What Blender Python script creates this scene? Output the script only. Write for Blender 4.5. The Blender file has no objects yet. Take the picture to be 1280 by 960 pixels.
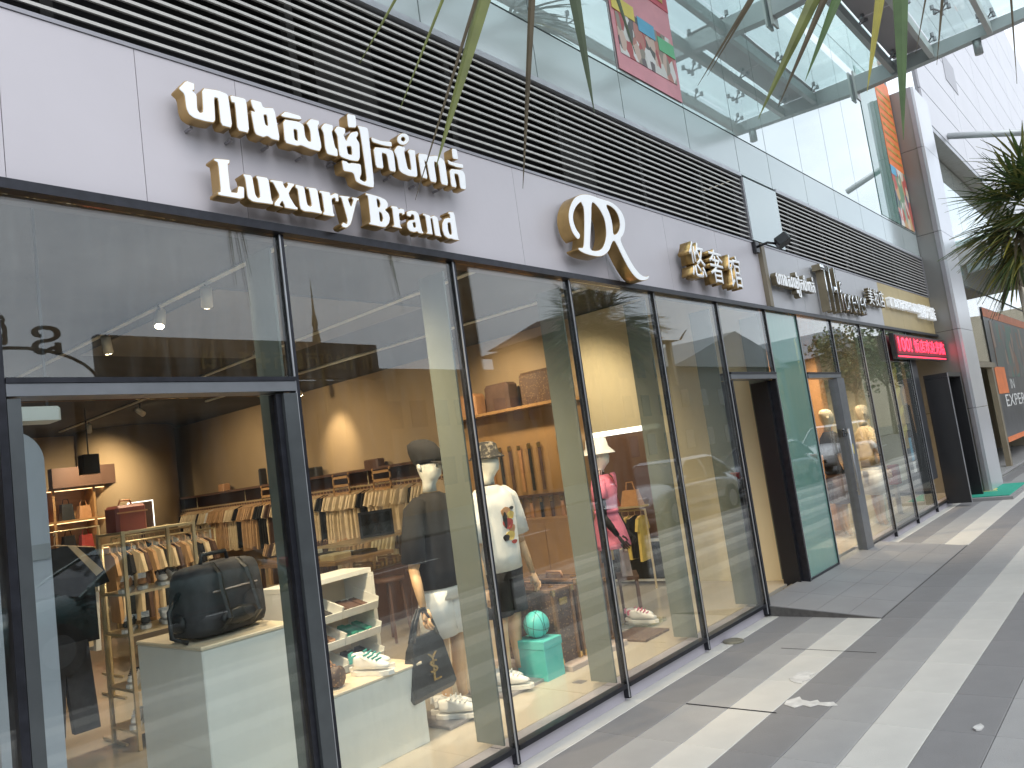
import bpy, math, random
from mathutils import Vector, Matrix
random.seed(7)
R = math.radians
S = bpy.context.scene
COL = S.collection

# ---------------------------------------------------------------- camera
cd = bpy.data.cameras.new('camera'); cam = bpy.data.objects.new('camera', cd); COL.objects.link(cam)
cd.sensor_width = 36; cd.lens = 973.36/1280*36; cd.clip_start = .05; cd.clip_end = 2000
_yaw, _pit, _rol = R(50.206), R(5.8165), R(-7.8503)
_f = Vector((math.sin(_yaw)*math.cos(_pit), math.cos(_yaw)*math.cos(_pit), math.sin(_pit)))
_r0 = Vector((math.cos(_yaw), -math.sin(_yaw), 0)); _u0 = _r0.cross(_f)
_r = _r0*math.cos(_rol)+_u0*math.sin(_rol); _u = -_r0*math.sin(_rol)+_u0*math.cos(_rol)
cam.matrix_world = Matrix(((_r.x,_u.x,-_f.x,0),(_r.y,_u.y,-_f.y,-3.106),(_r.z,_u.z,-_f.z,1.68),(0,0,0,1)))
S.camera = cam

# ---------------------------------------------------------------- world: overcast daylight
SUN_EL, SUN_ROT = 50, 200
w = bpy.data.worlds.new('World'); S.world = w; w.use_nodes = True
nt = w.node_tree; nt.nodes.clear()
N = nt.nodes.new; Lk = nt.links.new
out = N('ShaderNodeOutputWorld'); bg = N('ShaderNodeBackground'); bg.inputs[1].default_value = .10
sky = N('ShaderNodeTexSky'); sky.sky_type = 'NISHITA'; sky.sun_disc = False
sky.sun_elevation = R(SUN_EL); sky.sun_rotation = R(SUN_ROT)
tc = N('ShaderNodeTexCoord'); mp = N('ShaderNodeMapping'); mp.inputs['Scale'].default_value = (1, 1, 2.6)
no = N('ShaderNodeTexNoise'); no.inputs['Scale'].default_value = 2.4; no.inputs['Detail'].default_value = 6; no.inputs['Roughness'].default_value = .55
cr = N('ShaderNodeValToRGB'); cr.color_ramp.elements[0].position = .3; cr.color_ramp.elements[0].color = (5.9, 6.6, 7.5, 1)
cr.color_ramp.elements[1].position = .72; cr.color_ramp.elements[1].color = (10.3, 10.8, 11.4, 1)
mx = N('ShaderNodeMixRGB'); mx.inputs[0].default_value = .88
Lk(tc.outputs['Generated'], mp.inputs[0]); Lk(mp.outputs[0], no.inputs[0]); Lk(no.outputs[0], cr.inputs[0])
Lk(sky.outputs[0], mx.inputs[1]); Lk(cr.outputs[0], mx.inputs[2]); Lk(mx.outputs[0], bg.inputs[0]); Lk(bg.outputs[0], out.inputs[0])
sl = bpy.data.lights.new('sun', 'SUN'); sl.energy = .75; sl.angle = R(45); sl.color = (1, .98, .95)
so = bpy.data.objects.new('sun', sl); COL.objects.link(so)
so.rotation_euler = (R(90-SUN_EL), 0, R(180-SUN_ROT)); so.location = (0, -8, 30)
S.view_settings.view_transform = 'Standard'; S.view_settings.look = 'None'
S.view_settings.exposure = .85; S.view_settings.gamma = 1
S.cycles.use_denoising = True
S.cycles.max_bounces = 12; S.cycles.transparent_max_bounces = 40; S.cycles.glossy_bounces = 5
S.cycles.diffuse_bounces = 3; S.cycles.sample_clamp_indirect = 6; S.cycles.caustics_reflective = False; S.cycles.caustics_refractive = False

# ---------------------------------------------------------------- materials
M = {}
def mat(name, col, rough=.6, metal=0, var=.08, scale=6, bump=0, bscale=60, emit=None, es=1, coat=0, stretch=(1,1,1), spec=.5):
    m = bpy.data.materials.new(name); m.use_nodes = True; t = m.node_tree; b = t.nodes['Principled BSDF']
    b.inputs['Roughness'].default_value = rough; b.inputs['Metallic'].default_value = metal
    b.inputs['Coat Weight'].default_value = coat; b.inputs['Specular IOR Level'].default_value = spec
    n = t.nodes.new
    g = n('ShaderNodeTexCoord'); mpn = n('ShaderNodeMapping'); mpn.inputs['Scale'].default_value = stretch
    t.links.new(g.outputs['Object'], mpn.inputs[0])
    if var:
        z = n('ShaderNodeTexNoise'); z.inputs['Scale'].default_value = scale; z.inputs['Detail'].default_value = 5
        t.links.new(mpn.outputs[0], z.inputs[0])
        c = n('ShaderNodeValToRGB'); e = c.color_ramp.elements
        e[0].position = .3; e[1].position = .7
        e[0].color = tuple(max(0, x*(1-var)) for x in col)+(1,); e[1].color = tuple(min(1, x*(1+var)) for x in col)+(1,)
        t.links.new(z.outputs[0], c.inputs[0]); t.links.new(c.outputs[0], b.inputs['Base Color'])
    else: b.inputs['Base Color'].default_value = tuple(col)+(1,)
    if bump:
        z2 = n('ShaderNodeTexNoise'); z2.inputs['Scale'].default_value = bscale; z2.inputs['Detail'].default_value = 4
        t.links.new(mpn.outputs[0], z2.inputs[0])
        bp = n('ShaderNodeBump'); bp.inputs['Strength'].default_value = bump; bp.inputs['Distance'].default_value = .01
        t.links.new(z2.outputs[0], bp.inputs['Height']); t.links.new(bp.outputs[0], b.inputs['Normal'])
    if emit:
        b.inputs['Emission Color'].default_value = tuple(emit)+(1,); b.inputs['Emission Strength'].default_value = es
    M[name] = m; return m

def glass(name, tint=(.93,.97,.95), f0=.045, gl=(1,1,1), grime=.0, diff=None, dw=0, wav=.0, gr=0.0):
    """two-sided sheet glass: clear transmission + Schlick mirror (works from either side), optional film"""
    m = bpy.data.materials.new(name); m.use_nodes = True; t = m.node_tree; t.nodes.clear(); n = t.nodes.new; l = t.links.new
    o = n('ShaderNodeOutputMaterial'); tr = n('ShaderNodeBsdfTransparent'); tr.inputs[0].default_value = tint+(1,)
    g = n('ShaderNodeBsdfGlossy'); g.inputs[0].default_value = gl+(1,); g.inputs['Roughness'].default_value = gr
    geo = n('ShaderNodeNewGeometry'); dt = n('ShaderNodeVectorMath'); dt.operation = 'DOT_PRODUCT'
    l(geo.outputs['Incoming'], dt.inputs[0]); l(geo.outputs['Normal'], dt.inputs[1])
    ab = n('ShaderNodeMath'); ab.operation = 'ABSOLUTE'; l(dt.outputs['Value'], ab.inputs[0])
    om = n('ShaderNodeMath'); om.operation = 'SUBTRACT'; om.inputs[0].default_value = 1; l(ab.outputs[0], om.inputs[1])
    pw = n('ShaderNodeMath'); pw.operation = 'POWER'; pw.inputs[1].default_value = 4.6; l(om.outputs[0], pw.inputs[0])
    ma = n('ShaderNodeMath'); ma.operation = 'MULTIPLY_ADD'; ma.inputs[1].default_value = 1-f0; ma.inputs[2].default_value = f0; l(pw.outputs[0], ma.inputs[0])
    base = tr
    if diff:
        d = n('ShaderNodeBsdfDiffuse'); d.inputs[0].default_value = diff+(1,)
        mx0 = n('ShaderNodeMixShader'); mx0.inputs[0].default_value = dw
        l(tr.outputs[0], mx0.inputs[1]); l(d.outputs[0], mx0.inputs[2]); base = mx0
    if grime:
        c = n('ShaderNodeTexCoord'); mq = n('ShaderNodeMapping'); mq.inputs['Scale'].default_value = (5, 5, .7)
        z = n('ShaderNodeTexNoise'); z.inputs['Scale'].default_value = 4; z.inputs['Detail'].default_value = 8; z.inputs['Roughness'].default_value = .7
        l(c.outputs['Object'], mq.inputs[0]); l(mq.outputs[0], z.inputs[0])
        rr = n('ShaderNodeMapRange'); rr.inputs[1].default_value = .45; rr.inputs[2].default_value = .85; rr.inputs[4].default_value = grime
        l(z.outputs[0], rr.inputs[0])
        d2 = n('ShaderNodeBsdfDiffuse'); d2.inputs[0].default_value = (.6,.62,.6,1)
        mx1 = n('ShaderNodeMixShader'); l(rr.outputs[0], mx1.inputs[0]); l(base.outputs[0], mx1.inputs[1]); l(d2.outputs[0], mx1.inputs[2]); base = mx1
    if wav:
        c = n('ShaderNodeTexCoord'); z = n('ShaderNodeTexNoise'); z.inputs['Scale'].default_value = .9; z.inputs['Detail'].default_value = 1
        l(c.outputs['Object'], z.inputs[0]); bp = n('ShaderNodeBump'); bp.inputs['Strength'].default_value = wav; bp.inputs['Distance'].default_value = .05
        l(z.outputs[0], bp.inputs['Height']); l(bp.outputs[0], g.inputs['Normal'])
    mx2 = n('ShaderNodeMixShader'); l(ma.outputs[0], mx2.inputs[0]); l(base.outputs[0], mx2.inputs[1]); l(g.outputs[0], mx2.inputs[2])
    l(mx2.outputs[0], o.inputs[0]); M[name] = m; return m

def emis(name, col, s):
    m = bpy.data.materials.new(name); m.use_nodes = True; b = m.node_tree.nodes['Principled BSDF']
    b.inputs['Base Color'].default_value = tuple(col)+(1,); b.inputs['Emission Color'].default_value = tuple(col)+(1,); b.inputs['Emission Strength'].default_value = s
    M[name] = m; return m

def patterned(name, kind, c1, c2, scale, rough=.6, thr=.5):
    m = bpy.data.materials.new(name); m.use_nodes = True; t = m.node_tree; b = t.nodes['Principled BSDF']; n = t.nodes.new
    g = n('ShaderNodeTexCoord'); b.inputs['Roughness'].default_value = rough
    if kind == 'voronoi':
        z = n('ShaderNodeTexVoronoi'); z.inputs['Scale'].default_value = scale; so_ = z.outputs['Distance']
    elif kind == 'wave':
        z = n('ShaderNodeTexWave'); z.inputs['Scale'].default_value = scale; z.inputs['Distortion'].default_value = .4; so_ = z.outputs['Fac'] if 'Fac' in z.outputs else z.outputs[1]
    else:
        z = n('ShaderNodeTexNoise'); z.inputs['Scale'].default_value = scale; z.inputs['Detail'].default_value = 3; so_ = z.outputs[0]
    t.links.new(g.outputs['Object'], z.inputs[0]); c = n('ShaderNodeValToRGB'); e = c.color_ramp.elements
    e[0].position = thr-.04; e[1].position = thr+.04; e[0].color = c1+(1,); e[1].color = c2+(1,)
    t.links.new(so_, c.inputs[0]); t.links.new(c.outputs[0], b.inputs['Base Color']); M[name] = m; return m

def poster_mat(name, ramp, scale, stretch=(1,1,1)):
    """printed picture: flat print of many coloured patches"""
    m = bpy.data.materials.new(name); m.use_nodes = True; t = m.node_tree; b = t.nodes['Principled BSDF']; n = t.nodes.new
    g = n('ShaderNodeTexCoord'); mq = n('ShaderNodeMapping'); mq.inputs['Scale'].default_value = stretch
    v = n('ShaderNodeTexVoronoi'); v.inputs['Scale'].default_value = scale
    nz = n('ShaderNodeTexNoise'); nz.inputs['Scale'].default_value = scale*.6; nz.inputs['Detail'].default_value = 3
    mxv = n('ShaderNodeMixRGB'); mxv.inputs[0].default_value = .05
    t.links.new(g.outputs['Object'], mq.inputs[0]); t.links.new(mq.outputs[0], nz.inputs[0])
    t.links.new(mq.outputs[0], mxv.inputs[1]); t.links.new(nz.outputs['Color'], mxv.inputs[2]); t.links.new(mxv.outputs[0], v.inputs[0])
    sp = n('ShaderNodeSeparateColor'); t.links.new(v.outputs['Color'], sp.inputs[0])
    c = n('ShaderNodeValToRGB'); c.color_ramp.interpolation = 'CONSTANT'; e = c.color_ramp.elements
    for i, col in enumerate(ramp):
        el = e[i] if i < 2 else e.new(i/len(ramp))
        el.position = i/len(ramp); el.color = col+(1,)
    t.links.new(sp.outputs[0], c.inputs[0]); t.links.new(c.outputs[0], b.inputs['Base Color'])
    b.inputs['Roughness'].default_value = .4; M[name] = m; return m

# building skin
mat('fascia', (.60,.565,.60), .42, 0, .035, 1.6, .04, 30)
mat('fascia_grey', (.50,.50,.52), .4, .15, .05, 2)
mat('fascia_gold', (.50,.39,.19), .4, .2, .06, 3)
mat('edge_trim', (.32,.31,.33), .35, .5, .05)
mat('dark_frame', (.022,.023,.03), .35, .4, .3, 20)
mat('alu_mid', (.20,.21,.225), .38, .55, .1, 9)
mat('alu_grey', (.105,.115,.12), .35, .6, .1, 9)
mat('alu_light', (.42,.43,.45), .38, .55, .1, 9)
mat('sill_metal', (.47,.45,.51), .42, .3, .06, 4)
mat('slat_metal', (.55,.53,.50), .45, .2, .08, 3)
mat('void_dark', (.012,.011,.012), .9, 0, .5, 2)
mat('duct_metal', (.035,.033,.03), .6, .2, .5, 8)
mat('pillar_clad_shaded', (.25,.245,.235), .3, .5, .04, 1.2)  # column side, its shade put into the colour
mat('pillar_clad_skylit', (.62,.63,.66), .3, .5, .04, 1.2)  # same cladding made paler to carry the sky reflection on the front
mat('white_clad', (.68,.68,.72), .45, 0, .03, 1)
mat('steel_canopy', (.50,.53,.53), .4, .3, .06, 4)
mat('steel_light', (.62,.63,.61), .4, .2, .06, 4)
mat('soffit_brown', (.24,.20,.14), .5, 0, .1, 3)
mat('soffit_mauve', (.45,.41,.42), .5, 0, .05, 3)
glass('shop_glass', (.93,.955,.94), .066, (1,1,1), .05, wav=.035)
glass('door_glass', (.93,.96,.95), .055, (1,1,1), .02, wav=.03)
glass('film_glass', (.5,.72,.66), .09, (1,1,1), .05, (.25,.46,.40), .62, wav=.03)
glass('curtain_glass', (.35,.5,.47), .50, (.96,1,.99), 0, (.50,.57,.56), .88, wav=.02)
glass('spandrel_glass', (.3,.4,.4), .16, (.95,1,1), 0, (.47,.53,.53), .97, gr=.12)
glass('canopy_glass', (.90,.98,.965), .05, (1,1,1), 0, (.6,.72,.69), .06)
glass('fin_glass', (.70,.76,.70), .05, (1,1,1), 0, (.20,.225,.20), .78, gr=.2)
glass('case_glass', (.9,.95,.93), .06)
glass('lens_glass', (.93,.95,.97), .06)
# signs
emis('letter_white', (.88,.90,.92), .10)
mat('letter_gold', (.46,.30,.12), .3, .75, .12, 12)
mat('letter_chrome', (.72,.74,.76), .08, 1, .03, 5)
mat('letter_bronze', (.30,.25,.17), .35, .6, .1, 12)
emis('lamp_warm', (1,.78,.48), 40); emis('lamp_glow', (1,.60,.28), 2.6); emis('lamp_white', (1,.96,.9), 1.8)
emis('led_red', (1,.03,.07), 1.7); emis('led_panel', (.16,.010,.018), .35)
# ground
def tile(name, c, v=.10):
    m = mat(name, c, .62, 0, v, 2.2, .25, 160, stretch=(1,1,1)); return m
tile('tile_dark', (.215,.21,.211)); tile('tile_grey', (.33,.325,.32)); tile('tile_cream', (.555,.54,.50)); tile('tile_ramp', (.265,.26,.26), .08)
mat('mortar', (.10,.095,.09), .9, 0, .2, 20)
mat('asphalt', (.065,.065,.068), .85, 0, .15, 3, .3, 90)
mat('kerb_stone', (.34,.33,.31), .8, 0, .15, 5, .2)
mat('far_ground', (.12,.12,.10), .9, 0, .2, .3)
mat('plaster_smear', (.56,.55,.53), .8, 0, .22, 14, .3, 60)
mat('brass_disc', (.28,.26,.2), .5, .6, .2, 20)
mat('mat_green', (.02,.32,.22), .8, 0, .12, 20, .2, 200)
mat('paint_white', (.8,.8,.78), .5, 0, .04, 8)
mat('paint_yellow', (.75,.60,.12), .5)
# interior
mat('shop_floor', (.46,.42,.35), .13, 0, .06, 1.2, 0)
mat('wall_tan', (.37,.27,.16), .75, 0, .05, 1.5, .05)
mat('wall_cream', (.66,.60,.42), .7, 0, .04, 1.2, .05)
mat('wall_brown', (.14,.075,.05), .6, 0, .1, 3)
mat('ceiling_dark', (.05,.05,.05), .8, 0, .2, 2)
mat('ceiling_panel', (.16,.155,.15), .7, 0, .05, 3)
mat('wood_shelf', (.42,.24,.10), .45, 0, .15, 4, stretch=(1,6,6))
mat('wood_orange', (.42,.25,.11), .45, 0, .08, 3, stretch=(6,1,1))
mat('wood_hand', (.66,.43,.24), .45, 0, .08, 14, stretch=(4,4,1))
mat('wood_dark', (.10,.05,.03), .5, 0, .2, 5)
mat('gold_metal', (.70,.58,.36), .35, .6, .06, 9)
mat('white_lacquer', (.76,.77,.73), .35, 0, .02, 3)
mat('cream_top', (.72,.62,.46), .4, 0, .03, 3)
mat('mannequin_white', (.78,.78,.70), .42, 0, .02, 3)
mat('cloth_black', (.007,.0065,.0075), .85, 0, .35, 18, .3, 240)
mat('cloth_charcoal', (.045,.045,.05), .85, 0, .2, 18, .3, 240)
mat('cloth_white', (.78,.79,.77), .8, 0, .04, 9, .35, 18)
mat('cloth_cream', (.70,.57,.38), .85, 0, .12, 9, .4, 20)
mat('cloth_tan', (.50,.31,.16), .85, 0, .12, 9, .4, 20)
mat('cloth_red', (.38,.05,.04), .85, 0, .15, 9, .3, 20)
mat('cloth_brown', (.10,.055,.04), .85, 0, .2, 9, .3, 20)
mat('cloth_pink', (.78,.21,.31), .8, 0, .1, 9, .4, 20)
mat('cloth_yellow', (.62,.46,.12), .85, 0, .15, 9, .4, 20)
mat('leather_black', (.018,.02,.022), .38, 0, .25, 20, .35, 120)
mat('leather_tan', (.50,.26,.12), .5, 0, .1, 14)
mat('leather_grey', (.45,.37,.34), .5, 0, .08, 10)
mat('rubber_white', (.82,.82,.80), .45, 0, .04, 14)
mat('rubber_black', (.02,.02,.02), .5)
mat('shoe_teal', (.04,.33,.30), .6, 0, .1); mat('shoe_pink', (.6,.16,.24), .6)
mat('plastic_black', (.015,.015,.017), .35)
mat('plastic_grey', (.52,.54,.60), .3, .35, .04, 3)
mat('turquoise', (.09,.55,.53), .4, 0, .03, 4); mat('turquoise_line', (.01,.08,.09), .5)
mat('trunk_cover', (.20,.115,.06), .5, 0, .3, 60)
patterned('trunk_print', 'voronoi', (.30,.19,.09), (.10,.058,.04), 42, .5, .25)
patterned('hat_print', 'noise', (.015,.015,.015), (.16,.14,.11), 30, .8, .58)
mat('brass', (.75,.52,.20), .25, .9, .1, 20)
mat('magenta_box', (.62,.03,.16), .5); mat('red_box', (.27,.07,.05), .5, 0, .1)
mat('screen_black', (.012,.014,.016), .08, 0, .2)
mat('mirror', (.75,.78,.8), .03, 1, 0)
mat('skin_paper', (.75,.68,.5), .5)
# greenery + street
mat('leaf_dark', (.05,.075,.03), .5, 0, .35, 5); mat('leaf_olive', (.14,.16,.04), .5, 0, .35, 5)
mat('leaf_yellow', (.33,.29,.05), .5, 0, .3, 5); mat('palm_green', (.13,.20,.065), .45, 0, .35, 4); mat('palm_olive', (.25,.25,.075), .5, 0, .3, 4); mat('palm_dark', (.08,.12,.045), .5, 0, .35, 4)
mat('leaf_brown', (.085,.065,.035), .7, 0, .3, 5); mat('leaf_green', (.075,.13,.04), .45, 0, .35, 4)
mat('trunk_bark', (.13,.10,.07), .9, 0, .3, 12, .6, 40)
mat('car_silver', (.50,.51,.53), .25, .7, .02, 2, coat=1); mat('car_white', (.78,.78,.78), .25, 0, .02, 2, coat=1)
mat('car_grey', (.10,.11,.12), .25, .6, .02, 2, coat=1); mat('car_teal', (.015,.10,.10), .25, .2, .02, 2, coat=1)
mat('car_glass', (.02,.025,.03), .04, 0, 0); mat('tyre', (.02,.02,.02), .8); mat('car_lamp', (.8,.8,.8), .1); mat('tail_lamp', (.5,.02,.02), .2)
mat('bldg_ochre', (.30,.22,.12), .8, 0, .15, .6); mat('bldg_grey', (.16,.165,.165), .8, 0, .12, .5); mat('bldg_dark', (.055,.05,.042), .8, 0, .2, .5)
mat('bldg_cream', (.50,.44,.33), .8, 0, .1, .5); mat('roof_tile', (.13,.08,.055), .8, 0, .2, 3); mat('roof_metal', (.27,.30,.32), .5, .3, .1, 1)
mat('win_dark', (.03,.035,.04), .1, 0, .1); mat('sign_gold', (.22,.17,.07), .5, .3)
mat('poster_dark', (.055,.058,.065), .35, 0, .4, 2); mat('poster_orange', (.85,.22,.06), .45, 0, .1, 3); mat('poster_red', (.62,.08,.11), .45, 0, .12, 3)
mat('poster_yellow', (.75,.60,.12), .5); mat('poster_blue', (.12,.42,.62), .5); mat('poster_green', (.15,.50,.25), .5); mat('poster_pink', (.72,.30,.34), .45, 0, .1, 3); mat('poster_gold', (.45,.28,.05), .45, 0, .4, 4)
poster_mat('poster_people', [(.10,.09,.08),(.62,.44,.36),(.68,.66,.62),(.45,.08,.08),(.30,.25,.2),(.15,.12,.12),(.75,.72,.7),(.5,.2,.16)], 14, (1,1,.55))
poster_mat('poster_crowd', [(.68,.30,.26),(.20,.32,.2),(.70,.58,.45),(.12,.14,.2),(.55,.12,.10),(.35,.45,.35),(.75,.72,.66),(.62,.40,.2)], 7, (1,1,.6))
poster_mat('poster_face', [(.08,.085,.09),(.14,.13,.12),(.30,.19,.13),(.10,.12,.11),(.20,.10,.06),(.06,.16,.12)], 3, (1,1,.7))

# ---------------------------------------------------------------- mesh helpers
class MB:
    def __init__(s): s.v=[]; s.f=[]; s.m=[]
    def add(s, vs, fs, mi=0):
        o=len(s.v); s.v += [tuple(v) for v in vs]; s.f += [tuple(i+o for i in f) for f in fs]; s.m += [mi]*len(fs); return s
    def box(s, x0,x1,y0,y1,z0,z1, mi=0, T=None):
        vs=[(x,y,z) for z in (z0,z1) for y in (y0,y1) for x in (x0,x1)]
        if T: vs=[T@Vector(v) for v in vs]
        return s.add(vs, [(0,2,3,1),(4,5,7,6),(0,1,5,4),(2,6,7,3),(0,4,6,2),(1,3,7,5)], mi)
    def bbox(s, x0,x1,y0,y1,z0,z1, b=.005, mi=0, T=None):
        """box with chamfered vertical edges and top"""
        r=[]
        for z,i in ((z0,0),(z1-b,0),(z1,b)):
            q=[(x0+b+i*0,y0+i),(x1-b,y0+i),(x1-i,y0+b),(x1-i,y1-b),(x1-b,y1-i),(x0+b,y1-i),(x0+i,y1-b),(x0+i,y0+b)]
            r.append([(a,c,z) for a,c in q])
        return s.rings(r, mi, T)
    def rings(s, rs, mi=0, T=None, cap=(1,1)):
        n=len(rs[0]); vs=[Vector(p) for r in rs for p in r]
        if T: vs=[T@v for v in vs]
        fs=[]
        for k in range(len(rs)-1):
            for i in range(n):
                j=(i+1)%n; fs.append((k*n+i,k*n+j,(k+1)*n+j,(k+1)*n+i))
        if cap[0]: fs.append(tuple(reversed(range(n))))
        if cap[1]: fs.append(tuple(range((len(rs)-1)*n, len(rs)*n)))
        return s.add(vs, fs, mi)
    def tube(s, pts, rad, n=8, mi=0, flat=1.0, T=None):
        pts=[Vector(p) for p in pts]
        if not hasattr(rad,'__len__'): rad=[rad]*len(pts)
        rs=[]; up=None
        for i,p in enumerate(pts):
            d=(pts[min(i+1,len(pts)-1)]-pts[max(i-1,0)]).normalized()
            if up is None: up = Vector((0,0,1)) if abs(d.z)<.9 else Vector((0,-1,0))
            a=d.cross(up).normalized(); b=a.cross(d).normalized(); up=b
            rs.append([p+a*math.cos(t)*rad[i]+b*math.sin(t)*rad[i]*flat for t in [2*math.pi*k/n for k in range(n)]])
        return s.rings(rs, mi, T)
    def loft(s, rings, n=16, mi=0, T=None, cap=(1,1)):
        """rings: (cx,cy,cz,rx,ry)"""
        return s.rings([[(cx+rx*math.cos(2*math.pi*k/n), cy+ry*math.sin(2*math.pi*k/n), cz) for k in range(n)] for cx,cy,cz,rx,ry in rings], mi, T, cap)
    def prism(s, poly, a0, a1, axis='y', mi=0, T=None):
        """extrude a simple polygon of (u,v) along an axis"""
        def P(u,v,a): return {'y':(u,a,v),'x':(a,u,v),'z':(u,v,a)}[axis]
        n=len(poly); vs=[P(u,v,a0) for u,v in poly]+[P(u,v,a1) for u,v in poly]
        if T: vs=[T@Vector(v) for v in vs]
        fs=[(i,(i+1)%n,n+(i+1)%n,n+i) for i in range(n)]+[tuple(reversed(range(n))),tuple(range(n,2*n))]
        return s.add(vs, fs, mi)
    def mesh(s, name, mats, smooth=False):
        me=bpy.data.meshes.new(name); me.from_pydata(s.v,[],s.f)
        for m in (mats if isinstance(mats,(list,tuple)) else [mats]): me.materials.append(M[m])
        for p,i in zip(me.polygons,s.m): p.material_index=i; p.use_smooth=smooth
        import bmesh
        bm=bmesh.new(); bm.from_mesh(me); bmesh.ops.recalc_face_normals(bm, faces=bm.faces); bm.to_mesh(me); bm.free()
        me.update(); return me
    def build(s, name, mats, parent=None, smooth=False, **k): return obj(name, s.mesh(name, mats, smooth), parent, **k)
def obj(name, me, parent=None, loc=None, rot=None, label=None, kind=None):
    o=bpy.data.objects.new(name, me); COL.objects.link(o)
    if parent: o.parent=parent
    if loc: o.location=loc
    if rot: o.rotation_euler=rot
    if label: o['label']=label
    if kind: o['kind']=kind
    return o
def tag(o, label=None, cat=None, group=None, kind=None):
    if label: o['label']=label
    if cat: o['category']=cat
    if group: o['group']=group
    if kind: o['kind']=kind
    return o
def thing(name, label, cat, loc=(0,0,0), rz=0, group=None):
    o=bpy.data.objects.new(name, None); COL.objects.link(o); o.location=loc; o.rotation_euler=(0,0,rz); o.empty_display_size=.1
    return tag(o, label, cat, group)
def copy_tree(o, loc=None, rz=None, label=None, parent=None, group=None, scale=None):
    c=o.copy(); COL.objects.link(c)
    if parent is not None: c.parent=parent
    for ch in list(o.children): copy_tree(ch, parent=c)
    if loc is not None: c.location=loc
    if rz is not None: c.rotation_euler=(0,0,rz)
    if label: c['label']=label
    if group: c['group']=group
    if scale: c.scale=scale
    return c
def subsurf(o, lv=1):
    m=o.modifiers.new('s','SUBSURF'); m.levels=lv; m.render_levels=lv; return o
def chaikin(r, it=1, t=.2):
    for _ in range(it):
        q=[]
        for i in range(len(r)):
            a=r[i]; b=r[(i+1)%len(r)]
            q += [(a[0]*(1-t)+b[0]*t, a[1]*(1-t)+b[1]*t),(a[0]*t+b[0]*(1-t), a[1]*t+b[1]*(1-t))]
        r=q
    return r
def outline_mesh(rings, y0, y1, offset=0):
    """fill rings of (x,z) (holes allowed) and extrude from y0 (back) to y1 (front)"""
    cu=bpy.data.curves.new('outline','CURVE'); cu.dimensions='2D'; cu.fill_mode='BOTH'; cu.extrude=abs(y1-y0)/2; cu.offset=offset
    for r in rings:
        sp=cu.splines.new('POLY'); sp.points.add(len(r)-1); sp.use_cyclic_u=True
        for p,(x,z) in zip(sp.points,r): p.co=(x,z,0,1)
    ob=bpy.data.objects.new('outline',cu); me=bpy.data.meshes.new_from_object(ob)
    for v in me.vertices: x,z,d=v.co; v.co=(x,(y0+y1)/2-d,z)
    bpy.data.objects.remove(ob); bpy.data.curves.remove(cu); return me
def text_mesh(txt, x0, x1, z0, z1, yb, yf, offset=0, space=1):
    """lettering fitted into the rectangle x0..x1, z0..z1, facing -y"""
    cu=bpy.data.curves.new('text','FONT'); cu.body=txt; cu.size=1; cu.offset=offset; cu.resolution_u=3; cu.space_character=space
    ob=bpy.data.objects.new('text',cu); me=bpy.data.meshes.new_from_object(ob)
    bpy.data.objects.remove(ob); bpy.data.curves.remove(cu)
    if not len(me.vertices): return me
    xs=[v.co.x for v in me.vertices]; ys=[v.co.y for v in me.vertices]
    a,b,c,d=min(xs),max(xs),min(ys),max(ys)
    for v in me.vertices:
        v.co=(x0+(v.co.x-a)/(b-a)*(x1-x0), yf, z0+(v.co.y-c)/(d-c)*(z1-z0))
    if abs(yb-yf)>1e-5:
        import bmesh
        bm=bmesh.new(); bm.from_mesh(me)
        r=bmesh.ops.extrude_face_region(bm, geom=bm.faces[:])
        for v in r['geom']:
            if isinstance(v,bmesh.types.BMVert): v.co.y=yb
        bmesh.ops.recalc_face_normals(bm, faces=bm.faces); bm.to_mesh(me); bm.free()
    return me
def settle(me, *mats):
    me.materials.clear()
    for m in mats: me.materials.append(M[m])
    return me
ORD='first second third fourth fifth sixth seventh eighth ninth tenth eleventh twelfth thirteenth fourteenth fifteenth sixteenth seventeenth eighteenth nineteenth'.split()
TEN={2:'twenty',3:'thirty',4:'forty',5:'fifty',6:'sixty',7:'seventy',8:'eighty',9:'ninety'}
TH={2:'twentieth',3:'thirtieth',4:'fortieth',5:'fiftieth',6:'sixtieth',7:'seventieth',8:'eightieth',9:'ninetieth'}
def ordn(i): return ORD[i-1] if i<20 else (TH[i//10] if i%10==0 else TEN[i//10]+'-'+ORD[i%10-1])
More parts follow.
